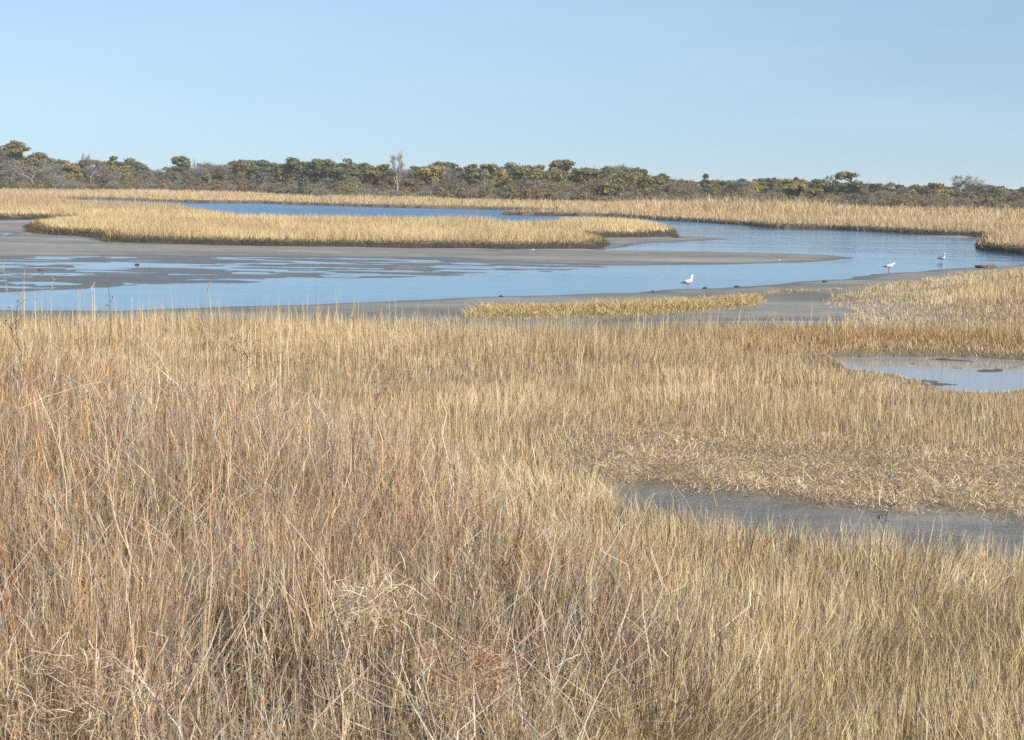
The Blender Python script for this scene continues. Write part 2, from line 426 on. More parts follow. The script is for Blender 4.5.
def grass_all():
    # tall grey brown reeds, left foreground
    n = 84000
    x, d = sample(n, 4.3, 22, 1.25, -260, 900)
    s = sdf(TALL, x, d) + fbm(x*.7, d*.7, 5, 3)*1.6
    pr = sstep(-.9, .9, s)
    cl = fbm(x*1.3, d*1.3, 15, 3)
    keep = (rng.random(n) < pr*(.10+1.0*sstep(-.28, .3, cl)))
    x, d, s, cl = x[keep], d[keep], s[keep], cl[keep]
    z, m = terrain(x, d)
    k = (m['b'] > .9) & (m['strip'] < -.05); x, d, z, s, cl = x[k], d[k], z[k], s[k], cl[k]; n = len(x)
    hgt = (.55 + .42*sstep(-.6, 2.0, s))*rng.normal(1, .19, n).clip(.35, 1.5)*(1+.25*fbm(x*.5, d*.5, 19, 2))
    lean = np.abs(rng.normal(.11, .20, n))*hgt + .02
    az = rng.normal(.2, 1.5, n) + fbm(x*1.2, d*1.2, 21, 2)*5
    w = np.maximum(.0075, .00062*d)*rng.choice([.5, .9, 1.5], n, p=[.35, .4, .25])*rng.uniform(.8, 1.2, n)
    lean, az, hgt = laid(x, d, hgt, lean, az, .30, .9)
    zone = fbm(x*.45, d*.45, 25, 3)
    c1 = palette(n, [lin(202,187,164), lin(176,163,146), lin(216,203,180), lin(200,160,116), lin(182,134,94), lin(214,194,154), lin(132,120,106), lin(140,128,74)],
                 [4.6, 3.8, 3.0, 1.0, 1.0, 1.6, 3.6, .6], .36)
    c2 = palette(n, [lin(206,172,128), lin(184,142,100), lin(216,194,156), lin(194,180,156), lin(150,112,82)], [2.2, 1.6, 2.2, 3.8, 1.4], .34)
    mixz = (rng.random(n) < np.maximum(.8*sstep(-.15, .35, zone), .65*(1-sstep(-.1, 260, x/d*F+512+160*zone))))[:, None]
    C = np.where(mixz, c2, c1)*np.array([.95, .885, .82])
    blades('tall_dry_grass', 'tall tangled grey and rusty dead grass filling the left foreground', np.stack([x, d, z-.02], 1), hgt, w, lean, az, C, 3)
    i = rng.choice(n, 17000); f = rng.uniform(.45, .95, len(i)); off = lean[i]*(.35*f+.65*f*f)
    Bs = np.stack([x[i]+np.cos(az[i])*off, d[i]+np.sin(az[i])*off, z[i]-.02+hgt[i]*f], 1); L = rng.uniform(.05, .20, len(i))*hgt[i]; tl = rng.uniform(.3, 1.1, len(i))
    blades('side_twigs', 'fine side shoots on the tall dead stems in the left foreground', Bs, L*np.cos(tl), np.maximum(.0045, .00042*d[i])*rng.uniform(.6, 1.2, len(i)), L*np.sin(tl), rng.uniform(0, 2*np.pi, len(i)), C[i]*rng.uniform(.75, 1.1, (len(i), 1)), 2)
    # fallen stems leaning through the tall stand
    n = 14000
    x, d = sample(n, 4.3, 20, 1.3, -260, 800)
    s = sdf(TALL, x, d); k = s > -.2; x, d = x[k], d[k]; n = len(x)
    z, _ = terrain(x, d)
    L = rng.uniform(.35, .95, n); tilt = rng.uniform(.5, 1.4, n)
    hgt = L*np.cos(tilt); lean = L*np.sin(tilt)
    C = palette(n, [lin(214,202,180), lin(190,176,154), lin(196,158,110), lin(150,136,116)], [3, 3, 2, 2], .15)
    blades('fallen_stems', 'pale broken stems lying slanted among the tall dead grass', np.stack([x, d, z+rng.uniform(0, .55, n)], 1), hgt, np.maximum(.006, .0005*d)*rng.uniform(.6, 1.3, n), lean, rng.uniform(0, 2*np.pi, n), C, 3, droop=rng.uniform(0, .12, n))

    # fine blond meadow grass, right foreground up to the mud strip
    n = 170000
    x, d = sample(n, 4.6, 15.5, 1.1, 60, 1900)
    z, m = terrain(x, d)
    s = sdf(TALL, x, d) + fbm(x*.7, d*.7, 5, 3)*1.0
    stn = (d > np.interp(x, STRIP[:10, 0], STRIP[:10, 1]))
    k = (rng.random(n) < 1-.75*sstep(-.3, 1.2, s)) & (m['strip'] < -.08) & ~stn
    x, d, z = x[k], d[k], z[k]; s = s[k]; ed = m['strip'][k]; n = len(x)
    tf = fbm(x*1.4, d*1.4, 77, 3)
    hgt = (.32 + .12*tf)*rng.normal(1, .24, n).clip(.4, 1.7)*(1-.1*sstep(-.9, -.1, ed))
    lean = np.abs(rng.normal(.12, .22, n))*hgt
    w = np.maximum(.0052, .0005*d)*rng.choice([.6, .9, 1.4], n, p=[.4, .4, .2])*rng.uniform(.8, 1.2, n)
    az = rng.uniform(0, 2*np.pi, n); lean, az, hgt = laid(x, d, hgt, lean, az, .55, 1.3, 301)
    C = palette(n, [lin(218,196,150), lin(204,180,136), lin(230,212,174), lin(186,156,116), lin(150,124,90), lin(198,186,162)], [4, 3, 2.2, 1.4, 1.2, 1.8], .22)
    zz = fbm(x*.6, d*.6, 79, 3)[:, None]
    C = C*(1+.18*zz)*np.array([1+0*zz[0, 0], 1, 1])
    blades('meadow_grass', 'fine blond dry meadow grass in the right foreground before the mud', np.stack([x, d, z-.02], 1), hgt, w, lean, az, C, 3)

    # golden cordgrass, middle ground
    n = 450000
    x, d = sample(n, 13, 62, 1.5, -240, 1280)
    px = x/d*F+512
    z, m = terrain(x, d)
    wr = sdf(STRIP, x, d)
    behind = d > np.interp(x, STRIP[:10, 0], STRIP[:10, 1])-.3
    s = sdf(TALL, x, d)
    dist_strip = d - np.interp(x, STRIP[:10, 0], STRIP[:10, 1])
    px = x/d*F+512
    wrack = (1-sstep(1.2, 4.6, dist_strip + 1.0*fbm(x*.6, d*.6, 33, 3)))*sstep(520, 640, px)
    thin = fbm(x*.35, d*.6, 35, 3)
    k = (m['sn'] > .05+ 1.0*np.abs(fbm(x*.9, d*.9, 59, 3))-.35*sstep(30, 35, d)*(px > 700)) & (m['pond'] < -.05+.12*rng.normal(0, 1, n) + .9*np.clip(fbm(x*1.7, d*1.7, 45, 3), 0, 1)) & (m['strip'] < -.1) & behind & (s < .8) & (rng.random(n) < (1-.65*wrack)) 
    x, d, z, wrack, thin = x[k], d[k], z[k], wrack[k], thin[k]; pnd = m['pond'][k]; n = len(x); rl = m['rill'][k]
    hz = .25 + .10*fbm(x*.3, d*.5, 39, 3) + .21*sstep(22, 30, d)
    hz = hz*(.58+.42*sstep(-.22, .12, fbm(x*.16, d*.34, 421, 3)))
    hz = hz*(1-.72*wrack)*(.25+.75*np.maximum(sstep(-.1, -2.6, pnd), sstep(25.5, 27.5, d)*(1-sstep(4.8, 6.0, x))))
    farr = sstep(700, 800, px[k])*(1-sstep(1.0, 7.0, m['sn'][k]+1.5*fbm(x*.5, d*.5, 57, 3)))*sstep(30, 35, d); hz = hz*(1-.70*farr)
    hgt = hz*rng.normal(1, .22, n).clip(.35, 1.7)
    lean = np.abs(rng.normal(.18, .30, n))*hgt*(1+2.5*wrack)
    w = np.maximum(.0055, .00033*d)*rng.uniform(.6, 1.3, n)
    az = rng.uniform(0, 2*np.pi, n); lean, az, hgt = laid(x, d, hgt, lean, az, .32, .7, 401)
    C = palette(n, [lin(218,194,150), lin(206,180,136), lin(188,158,114), lin(230,210,172), lin(160,128,88), lin(200,184,156)], [4, 3.5, 1.8, 1.6, 1.0, 1.6], .16)
    C = C*(1+.35*fbm(x*.22, d*.5, 405, 4)[:, None])
    brown = (sstep(-1.5, -.2, pnd) + sstep(.18, .5, thin)*.8 + sstep(-.8, -.1, rl)*.8).clip(0, 1)
    Cb = palette(n, [lin(194,164,120), lin(180,148,106), lin(206,178,132), lin(160,132,96)], [3, 2, 2, 1], .14)
    C = np.where((rng.random(n) < brown*.5)[:, None], Cb, C)
    blades('golden_cordgrass', 'golden dry cordgrass across the middle ground up to the creek', np.stack([x, d, z-.02], 1), hgt, w, lean, az, C, 2)
    pool_fringe()

    # taller seed stalks standing out of the near marsh edge
    n = 3200
    x, d = sample(n, 15, 33, 1.2, -150, 1150)
    z, m = terrain(x, d)
    k = (m['sn'] > .1) & (m['pond'] < -2.2) & (m['strip'] < -.2) & (m['rill'] < 0) & ((d - np.interp(x, STRIP[:10, 0], STRIP[:10, 1]) > 3) | (x < 0))
    x, d, z = x[k], d[k], z[k]; n = len(x)
    hgt = rng.uniform(.5, .95, n)*(1+.25*(x < -3))
    C = palette(n, [lin(224,204,160), lin(196,166,118), lin(170,140,104)], [3, 2, 1.5], .12)
    blades('seed_stalks', 'scattered taller pale stalks rising above the golden cordgrass', np.stack([x, d, z], 1), hgt, np.maximum(.006, .0004*d)*rng.uniform(.6, 1.1, n), np.abs(rng.normal(.06, .06, n)), rng.uniform(0, 2*np.pi, n), C, 2)

    # matted straw behind the mud strip
    n = 240000
    x, d = sample(n, 13, 22, 1.0, 480, 1420)
    ds = d - np.interp(x, STRIP[:10, 0], STRIP[:10, 1]); px = x/d*F+512
    z, m = terrain(x, d)
    pr = (1-sstep(1.6, 5.0, ds+fbm(x*.6, d*.6, 33, 3)))*sstep(520, 640, px)*sstep(-.5, -.15, -m['strip']+0*ds-.35*fbm(x*2.5, d*2.5, 83, 3)-.25)
    k = (rng.random(n) < pr) & (ds > -.25)
    x, d, z = x[k], d[k], z[k]; n = len(x)
    L = np.exp(rng.normal(-2.85, .6, n)).clip(.02, .40); tilt = rng.normal(1.32, .25, n); wa = fbm(x*.5, d*.9, 109, 3)*6 + rng.normal(0, 1.0, n)
    C = palette(n, [lin(216,192,150), lin(200,170,124), lin(232,220,196), lin(180,144,102), lin(150,118,84)], [3.5, 3.4, 1.3, 1.6, .9], .18)
    wp = fbm(x*1.6, d*1.6, 103, 3)[:, None]; C = C*(1.12+.5*wp)
    blades('matted_straw', 'flattened bleached straw lying along the far edge of the mud strip', np.stack([x, d, z+rng.uniform(0, .07, n)], 1), L*np.cos(tilt), rng.uniform(.003, .0075, n), L*np.sin(tilt), wa, C, 2, droop=rng.uniform(0, .03, n))

    # sparse flat straw on the mud strip itself
    n = 2200
    x, d = sample(n, 11, 18, 1.0, 560, 1300)
    z, m = terrain(x, d); k = (m['strip'] > .05) & (fbm(x*.9, d*2, 85, 3) > -.05); x, d, z = x[k], d[k], z[k]; n = len(x)
    L = rng.uniform(.05, .25, n)
    blades('straw_litter', 'stray straw bits on the bare grey mud strip', np.stack([x, d, z+.012], 1), np.full(n, .012), rng.uniform(.005, .012, n), L, rng.uniform(0, 2*np.pi, n), palette(n, [lin(200,170,124), lin(160,134,100), lin(130,112,90)], [2, 2, 2]), 2)

    # low golden spit by the creek
    n = 230000
    x, d = sample(n, 33, 75, 1.0, 430, 900)
    z, m = terrain(x, d); k = (m['spit'] > .0); x, d, z = x[k], d[k], z[k]; sp = m['spit'][k]; n = len(x)
    hgt = (.16 + .20*sstep(0, 1.0, sp))*(1-.45*sstep(8.2, 11, x))*.66*(1+.6*fbm(x*.6, d*.6, 87, 3))*rng.normal(1, .25, n).clip(.3, 1.6)
    C = palette(n, [lin(212,186,132), lin(194,162,108), lin(224,202,154), lin(166,132,86), lin(140,120,72)], [3.4, 2.6, 2.4, 1.3, .8], .14)
    blades('spit_grass', 'low flattened golden turf on the spit beside the creek', np.stack([x, d, z-.02], 1), hgt, rng.uniform(.008, .019, n), np.abs(rng.normal(1.1, .7, n))*hgt, rng.uniform(0, 2*np.pi, n), C, 2)

    # marsh island and left bank
    n = 230000
    x, d = sample(n, 68, 190, 1.3, -130, 760)
    z, m = terrain(x, d); k = (m['sa'] > .25) & (m['sb'] < .3); x, d, z = x[k], d[k], z[k]; sa = m['sa'][k]; n = len(x)
    hgt = (.40+.12*fbm(x*.15, d*.15, 91, 3))*(1+.8*fbm(x*.4, d*.25, 413, 4))*rng.normal(1, .17, n).clip(.4, 1.6)*(.7+.45*sstep(.3, 2.5, sa))
    px = x/d*F+512
    reedy = sstep(118, 135, d)*(1-sstep(230, 330, px))
    hgt *= 1+.8*reedy*rng.random(n)
    C = palette(n, [lin(226,200,150), lin(216,188,136), lin(204,174,122), lin(234,212,168), lin(186,152,104)], [4, 3.5, 2, 2, .6], .08)
    t = fbm(x*.10, d*.10, 93, 3)[:, None]
    C = C*(1+.32*t)*(.80+.2*sstep(-.2, .3, fbm(x*.4, d*.25, 411, 3)))[:, None]
    Cr = palette(n, [lin(190,160,124), lin(170,138,106), lin(204,176,138)], [3, 2, 2], .1)
    C = np.where((rng.random(n) < reedy*.8)[:, None], Cr, C)
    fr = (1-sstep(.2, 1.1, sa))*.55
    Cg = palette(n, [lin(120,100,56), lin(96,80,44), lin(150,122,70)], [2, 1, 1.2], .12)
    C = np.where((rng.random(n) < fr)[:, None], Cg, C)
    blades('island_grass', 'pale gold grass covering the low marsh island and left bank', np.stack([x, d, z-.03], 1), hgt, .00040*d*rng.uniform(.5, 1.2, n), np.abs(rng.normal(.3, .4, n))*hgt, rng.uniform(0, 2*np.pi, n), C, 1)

    # far marsh
    n = 260000
    x, d = sample(n, 60, 330, 1.45, -140, 1170)
    z, m = terrain(x, d); k = (m['sb'] > .25); x, d, z = x[k], d[k], z[k]; sb = m['sb'][k]; n = len(x)
    hgt = .5*rng.normal(1, .2, n).clip(.4, 1.6)*(.8+.3*sstep(.3, 3, sb))
    C = palette(n, [lin(222,194,146), lin(210,182,132), lin(200,168,120), lin(228,208,166), lin(180,148,104)], [4, 3.5, 2, 1.6, .7], .08)
    t = fbm(x*.05, d*.05, 95, 3)[:, None]; C = C*(1+.28*t)*.9*np.array([1, .985, 1.02])
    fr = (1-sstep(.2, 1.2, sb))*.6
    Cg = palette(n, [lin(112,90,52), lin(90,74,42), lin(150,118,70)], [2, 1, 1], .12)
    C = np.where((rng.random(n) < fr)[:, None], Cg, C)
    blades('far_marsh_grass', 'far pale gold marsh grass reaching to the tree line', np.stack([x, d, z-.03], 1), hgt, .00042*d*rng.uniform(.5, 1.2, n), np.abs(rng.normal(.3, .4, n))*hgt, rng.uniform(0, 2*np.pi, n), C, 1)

    # tall plumed reeds: right of the inlet and along the trees
    n = 170000
    x, d = sample(n, 110, 270, 1.2, -140, 1170)
    px = x/d*F+512
    z, m = terrain(x, d)
    fd = front_dist(px)
    near = np.interp(px, [-200, 100, 150, 300, 450, 560, 620, 760, 900, 1024, 1200], [400, 400, 172, 180, 194, 185, 168, 150, 147, 146, 146])
    cl = fbm(x*.12, d*.12, 97, 3)
    dens = ((d > near+cl*7) & (d < np.minimum(fd-2, near+55)))
    k = dens & (m['sb'] > 1.0) & (rng.random(n) < .35+.65*sstep(-.25, .25, cl))
    x, d, z, px, cl = x[k], d[k], z[k], px[k], cl[k]; n = len(x)
    rightness = sstep(540, 720, px)
    hgt = (.66 + .68*rightness*(1-.62*sstep(780, 900, px)))*(1+.9*cl)*rng.normal(1, .2, n).clip(.3, 1.6)
    C = palette(n, [lin(208,182,136), lin(194,166,122), lin(222,198,154), lin(178,148,106), lin(190,168,134)], [4, 3, 2.4, 1.3, 1.6], .1)
    C = C*(1+.25*fbm(x*.2, d*.2, 99, 2)[:, None])
    blades('reed_bed', 'tall tan plumed reeds standing before the far tree line', np.stack([x, d, z-.03], 1), hgt, .00042*d*rng.uniform(.5, 1.2, n), np.abs(rng.normal(.32, .3, n))*hgt, rng.uniform(0, 2*np.pi, n), C, 2, droop=.1*hgt)

    # dark turf on the bank faces
    n = 900000
    x, d = sample(n, 66, 215, 1.3, -140, 1170)
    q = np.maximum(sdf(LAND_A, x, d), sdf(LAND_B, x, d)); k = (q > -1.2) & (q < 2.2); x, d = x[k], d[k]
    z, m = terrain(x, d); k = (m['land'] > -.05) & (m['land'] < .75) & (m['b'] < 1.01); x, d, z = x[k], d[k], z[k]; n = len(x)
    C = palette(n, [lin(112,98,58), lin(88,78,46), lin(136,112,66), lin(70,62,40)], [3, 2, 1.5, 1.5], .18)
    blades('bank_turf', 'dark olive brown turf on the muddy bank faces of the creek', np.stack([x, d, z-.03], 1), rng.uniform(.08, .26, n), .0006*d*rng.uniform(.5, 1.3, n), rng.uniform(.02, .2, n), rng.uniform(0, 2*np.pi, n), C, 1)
grass_all()

# ------------------------------------------------------------------ tubes / trees
def tube(V, Tt, pts, rad, sides=5, cap=True):
    pts = np.asarray(pts, float); n = len(pts)
    base = sum(len(v) for v in V)
    tang = np.gradient(pts, axis=0)
    ring = []
    for i in range(n):
        t = tang[i]/(np.linalg.norm(tang[i])+1e-9)
        u = np.cross(t, [0.31, .95, .05] if abs(t[2]) > .6 else [0, 0, 1.0]); u /= np.linalg.norm(u)+1e-9
        v = np.cross(t, u)
        a = np.linspace(0, 2*np.pi, sides, endpoint=False)
        ring.append(pts[i] + rad[i]*(np.cos(a)[:, None]*u + np.sin(a)[:, None]*v))
    V.append(np.concatenate(ring))
    tt = []
    for i in range(n-1):
        for j in range(sides):
            a = base+i*sides+j; b = base+i*sides+(j+1) % sides
            tt += [(a, b, b+sides), (a, b+sides, a+sides)]
    if cap:
        for j in range(1, sides-1):
            tt.append((base, base+j+1, base+j)); e = base+(n-1)*sides; tt.append((e, e+j, e+j+1))
    Tt.append(np.array(tt))
def finish(name, V, Tt, c, m, parent=None, loc=None, smooth=False):
    VV = np.concatenate(V)
    C = np.tile(np.asarray(c, float), (len(VV), 1)) if np.ndim(c) == 1 else c
    return mesh_tris(name, VV, np.concatenate(Tt), C, m, parent, loc, smooth)

def tufts(cent, size, up=.3, out=None):
    """loose leaf sprays: two crossed slim triangles per centre"""
    n = len(cent)
    a = rng.normal(0, 1, (n, 3)); a[:, 2] += up
    q = rng.normal(0, 1, (n, 3))
    if out is not None:          # leaf sprays face outwards from their bough
        q = out/(np.linalg.norm(out, axis=1)[:, None]+1e-9) + rng.normal(0, .42, (n, 3)) + [0, 0, .25]
        q /= np.linalg.norm(q, axis=1)[:, None]; a -= q*(a*q).sum(1)[:, None]
    a /= np.linalg.norm(a, axis=1)[:, None]+1e-9
    b = np.cross(a, q); b /= np.linalg.norm(b, axis=1)[:, None]+1e-9
    s = size[:, None]
    V = np.stack([cent-a*s*.5-b*s*.32, cent-a*s*.5+b*s*.32, cent+a*s*.6+b*s*.12, cent+a*s*.45-b*s*.2], 1).reshape(-1, 3)
    i = np.arange(n)*4
    Tt = np.concatenate([np.stack([i, i+1, i+2], 1), np.stack([i, i+2, i+3], 1)])
    return V, Tt

BARK = lin(112,98,86); GREYBARK = lin(150,140,132)
HUES = {'green': np.array([.168,.172,.078]), 'olive': np.array([.220,.186,.072]), 'yellow': np.array([.280,.220,.068]), 'dark': np.array([.140,.140,.066]), 'lime': np.array([.22,.21,.055]), 'rustdark': np.array([.165,.112,.062])}

def empty(name, loc):
    o = bpy.data.objects.new(name, None); col.objects.link(o); o.location = loc; o.empty_display_size = .5
    return o

def pine(loc, H, W, style, hue, label, lowtrunk=False):
    root = empty('pine_tree', loc)
    V, Tt = [], []
    lx, ly = rng.normal(0, .06, 2)*H
    top = np.array([lx, ly, H*.95])
    hs = np.linspace(0, 1, 7)
    tp = np.stack([lx*hs**1.5 + rng.normal(0, .015, 7)*H*(hs > 0), ly*hs**1.5, hs*H*.93], 1)
    r0 = .022*H+.05
    tube(V, Tt, tp, r0*(1-.8*hs), 6)
    pads = []
    Wr = W/2*(1.0 if style == 'umbrella' else 1.25)
    if style == 'umbrella':
        for k in range(14): 
            a = rng.uniform(0, 6.28); q = rng.random()**.6
            pads.append((top + [math.cos(a)*q*Wr*.85, math.sin(a)*q*Wr*.85, rng.uniform(-.09, .05)*H-.12*q*q*H*.5], Wr*rng.uniform(.22, .38), .16))
        for k in range(17):
            a = rng.uniform(0, 6.28); q = rng.uniform(.2, 1.15)
            pads.append((np.array([math.cos(a)*q*Wr*.8, math.sin(a)*q*Wr*.8, H*rng.uniform(.42, .86)]), Wr*rng.uniform(.28, .42), .12))
    elif style == 'layered':
        for k in range(20):
            a = rng.uniform(0, 6.28); lev = rng.integers(0, 5)/5; q = rng.uniform(.2, 1)
            pads.append((np.array([math.cos(a)*q*Wr*(1-.45*lev), math.sin(a)*q*Wr*(1-.45*lev), H*(.35+.6*lev)+rng.normal(0, .02)*H]), Wr*.36, .12))
    elif style == 'pointed':
        for k in range(20):
            a = rng.uniform(0, 6.28); lev = rng.random()**.8; q = rng.uniform(.2, 1)
            pads.append((np.array([math.cos(a)*q*Wr*(1.05-lev), math.sin(a)*q*Wr*(1.05-lev), H*(.3+.66*lev)]), Wr*(.42-.2*lev), .3))
    elif style == 'lean':
        for k in range(18):
            a = rng.uniform(0, 6.28); lev = rng.random(); q = rng.uniform(.1, 1)
            sh = (.5-lev)*Wr*.9
            pads.append((np.array([math.cos(a)*q*Wr*(.75-.3*lev)+sh, math.sin(a)*q*Wr*.6, H*(.34+.58*lev)]), Wr*.36, .17))
        for k in range(3): pads.append((np.array([-Wr*.45-k*Wr*.15, 0, H*(.93-.02*k)]), Wr*.26, .12))
    else:   # round / ragged
        for k in range(17):
            v = rng.normal(0, 1, 3); v /= np.linalg.norm(v); q = rng.uniform(.45, 1.0)
            pads.append((np.array([v[0]*Wr*.72*q, v[1]*Wr*.72*q, H*.66+v[2]*H*.27*q]), Wr*rng.uniform(.3, .45), .3))
    if not lowtrunk:
        for k in range(9):
            a = rng.uniform(0, 6.28); q = rng.uniform(.3, 1)
            pads.append((np.array([math.cos(a)*q*Wr*.95, math.sin(a)*q*Wr*.8, H*rng.uniform(.38, .66)]), Wr*rng.uniform(.3, .42), .2))
    cents, cols, sizes, outs = [], [], [], []
    base = HUES[hue]
    for c, pr, fl in pads:
        n = int(36 + 34*min(pr, 3))
        v = rng.normal(0, 1, (n, 3)); v /= np.linalg.norm(v, axis=1)[:, None]; v *= rng.uniform(.5, 1.12, (n, 1))
        outs.append(v*[1, 1, 1.6] + (c-[0, 0, H*.6])/max(Wr, .5)*.25)
        cents.append(c + v*np.array([pr, pr, max(pr*.42, fl*.0+.28)]))
        cols.append(np.tile(base*rng.uniform(.75, 1.3)*np.array([rng.uniform(.92, 1.12), 1, rng.uniform(.85, 1.1)]), (n, 1))*rng.normal(1, .16, (n, 1)).clip(.5, 1.6))
        sizes.append(np.full(n, .38+.10*pr)*rng.uniform(.6, 1.3, n))
        # limb to the pad
        h0 = min(max(c[2]-.12*H, .15*H), H*.88)
        s = np.array([np.interp(h0, tp[:, 2], tp[:, 0]), np.interp(h0, tp[:, 2], tp[:, 1]), h0])
        mid = (s+c)/2 + [0, 0, -.02*H]
        tube(V, Tt, [s, mid, c], [.018*H*.5+.02, .018*H*.35+.015, .015], 4, False)
    finish('trunk', V, Tt, BARK*rng.uniform(.8, 1.1), M_TWIG, root)
    CV, CT = tufts(np.concatenate(cents), np.concatenate(sizes), .5, np.concatenate(outs))
    mesh_tris('crown', CV, CT, np.repeat(np.concatenate(cols), 4, 0), M_LEAF, root)
    tag(root, label, 'tree')
    return root

def bare(loc, H, W, c, label, dens=1.0, trunkc=None, spread=1.0, name='bare_tree', twigw=.045):
    root = empty(name, loc)
    V, Tt = [], []
    A, B, TW = [], [], []
    def grow(p, d, L, r, lev):
        q = p + d*L
        if r > .028: tube(V, Tt, [p, (p+q)/2+rng.normal(0, .04, 3)*L, q], [r, r*.85, r*.7], 5 if r > .08 else 4, False)
        else: A.append(p); B.append(q); TW.append(max(r*1.8, .015))
        if lev == 0: return
        nch = 3 if lev > 3 else 4
        for k in range(nch):
            nd = d + rng.normal(0, .40*spread, 3); nd[2] += .10
            nd /= np.linalg.norm(nd)
            grow(q - d*L*rng.uniform(0, .45)*(k > 0), nd, L*rng.uniform(.62, .86), r*(.62 if k else .72), lev-1)
    L0 = H*.25
    grow(np.zeros(3), np.array([rng.normal(0, .08), rng.normal(0, .08), 1.0]), L0, .011*H+.03, 6)
    A, B, TW = np.array(A), np.array(B), np.array(TW)
    allp = np.concatenate([np.concatenate(V), B])
    # fit to the wanted height and width
    sx = (W/2)/(np.percentile(np.abs(allp[:, 0]), 97)+1e-6); sz = H/(np.percentile(allp[:, 2], 99.3))
    sc3 = np.array([sx, sx, sz])
    V = [v*sc3 for v in V]
    finish('trunk', V, Tt, (c if trunkc is None else trunkc)*1.05, M_TWIG, root)
    A, B = A*sc3, B*sc3
    keep = rng.random(len(A)) < dens; A, B, TW = A[keep], B[keep], TW[keep]
    n = len(A)
    s = np.cross(B-A, rng.normal(0, 1, (n, 3))); s /= np.linalg.norm(s, axis=1)[:, None]+1e-9; s *= np.maximum(TW, twigw)[:, None]*.5
    TV = np.stack([A-s, A+s, B+s*.6, B-s*.6], 1).reshape(-1, 3); i = np.arange(n)*4
    TT = np.concatenate([np.stack([i, i+1, i+2], 1), np.stack([i, i+2, i+3], 1)])
    Cc = np.repeat(np.tile(c, (n, 1))*rng.normal(1, .15, (n, 1)), 4, 0)
    mesh_tris('twigs', TV, TT, Cc, M_TWIG, root)
    tag(root, label, 'tree')
    return root

SHC = {'olive brown': (np.array([.240,.190,.078]), .9), 'rust brown': (np.array([.275,.180,.085]), .8), 'grey twiggy': (np.array([.265,.240,.180]), .15),
       'brown twiggy': (np.array([.290,.220,.130]), .2), 'dark evergreen': (np.array([.150,.142,.066]), 1.0), 'yellow green': (np.array([.26,.24,.07]), 1.0), 'mauve grey': (np.array([.265,.220,.160]), .12)}
def shrub(loc, H, W, kind, label):
    c, leafy = SHC[kind]
    root = empty('shrub', loc)
    n = 170
    a = rng.uniform(0, 6.28, n); q = np.sqrt(rng.random(n))
    base = np.stack([np.cos(a)*q*W*.18, np.sin(a)*q*W*.18, np.zeros(n)], 1)
    el = rng.uniform(.35, 1.0, n)
    tipd = np.stack([np.cos(a)*q*W*.5, np.sin(a)*q*W*.5, H*np.sqrt(np.clip(1-q*q*.75, 0, 1))*rng.uniform(.75, 1.05, n)], 1)
    mid = base*.5 + tipd*.5 + rng.normal(0, .08, (n, 3))*W*.4; mid[:, 2] = tipd[:, 2]*rng.uniform(.4, .6, n)
    segs = [(base, mid, .06, .05), (mid, tipd, .05, .03)]
    for k in range(1 if leafy > .5 else 4):
        t2 = mid + (tipd-mid)*rng.uniform(.1, .9, (n, 1)); e = t2 + rng.normal(0, .14, (n, 3))*np.array([W, W, H*.8]); e[:, 2] = np.abs(e[:, 2])
        e[:, 2] = np.minimum(e[:, 2], H*1.05)
        segs.append((t2, e, .04, .025))
    VV, TT, off = [], [], 0
    for A, B, w0, w1 in segs:
        s = np.cross(B-A, rng.normal(0, 1, (n, 3))); s /= np.linalg.norm(s, axis=1)[:, None]+1e-9
        VV.append(np.stack([A-s*w0*.5, A+s*w0*.5, B+s*w1*.5, B-s*w1*.5], 1).reshape(-1, 3)); i = np.arange(n)*4+off
        TT.append(np.concatenate([np.stack([i, i+1, i+2], 1), np.stack([i, i+2, i+3], 1)])); off += 4*n
    tc = c if leafy < .5 else lin(140,128,114)
    VV = np.concatenate(VV)
    mesh_tris('stems', VV, np.concatenate(TT), np.tile(tc, (len(VV), 1))*np.repeat(rng.normal(1, .15, (len(VV)//4, 1)), 4, 0), M_TWIG, root)
    if leafy > .5:
        m = 640
        v = rng.normal(0, 1, (m, 3)); v /= np.linalg.norm(v, axis=1)[:, None]; v[:, 2] = np.abs(v[:, 2])
        lump = 1+.22*np.sin(v[:, 0]*5+rng.uniform(0, 6))*np.cos(v[:, 1]*5+rng.uniform(0, 6))
        p = v*(rng.uniform(.55, 1.0, (m, 1))**.6)*lump[:, None]*np.array([W*.5, W*.5, H*.75]); p[:, 2] += H*.22
        cl = rng.normal(1, .17, (m, 1)).clip(.5, 1.6)*(1+.25*fbm(p[:, 0]*.9+loc[0], p[:, 2]*.9+loc[1], 3, 2))[:, None]
        CV, CT = tufts(p, rng.uniform(.18, .42, m), .3, v + rng.normal(0, .3, v.shape))
        mesh_tris('foliage', CV, CT, np.repeat(c*cl, 4, 0), M_LEAF, root)
    tag(root, label, 'shrub')
    return root

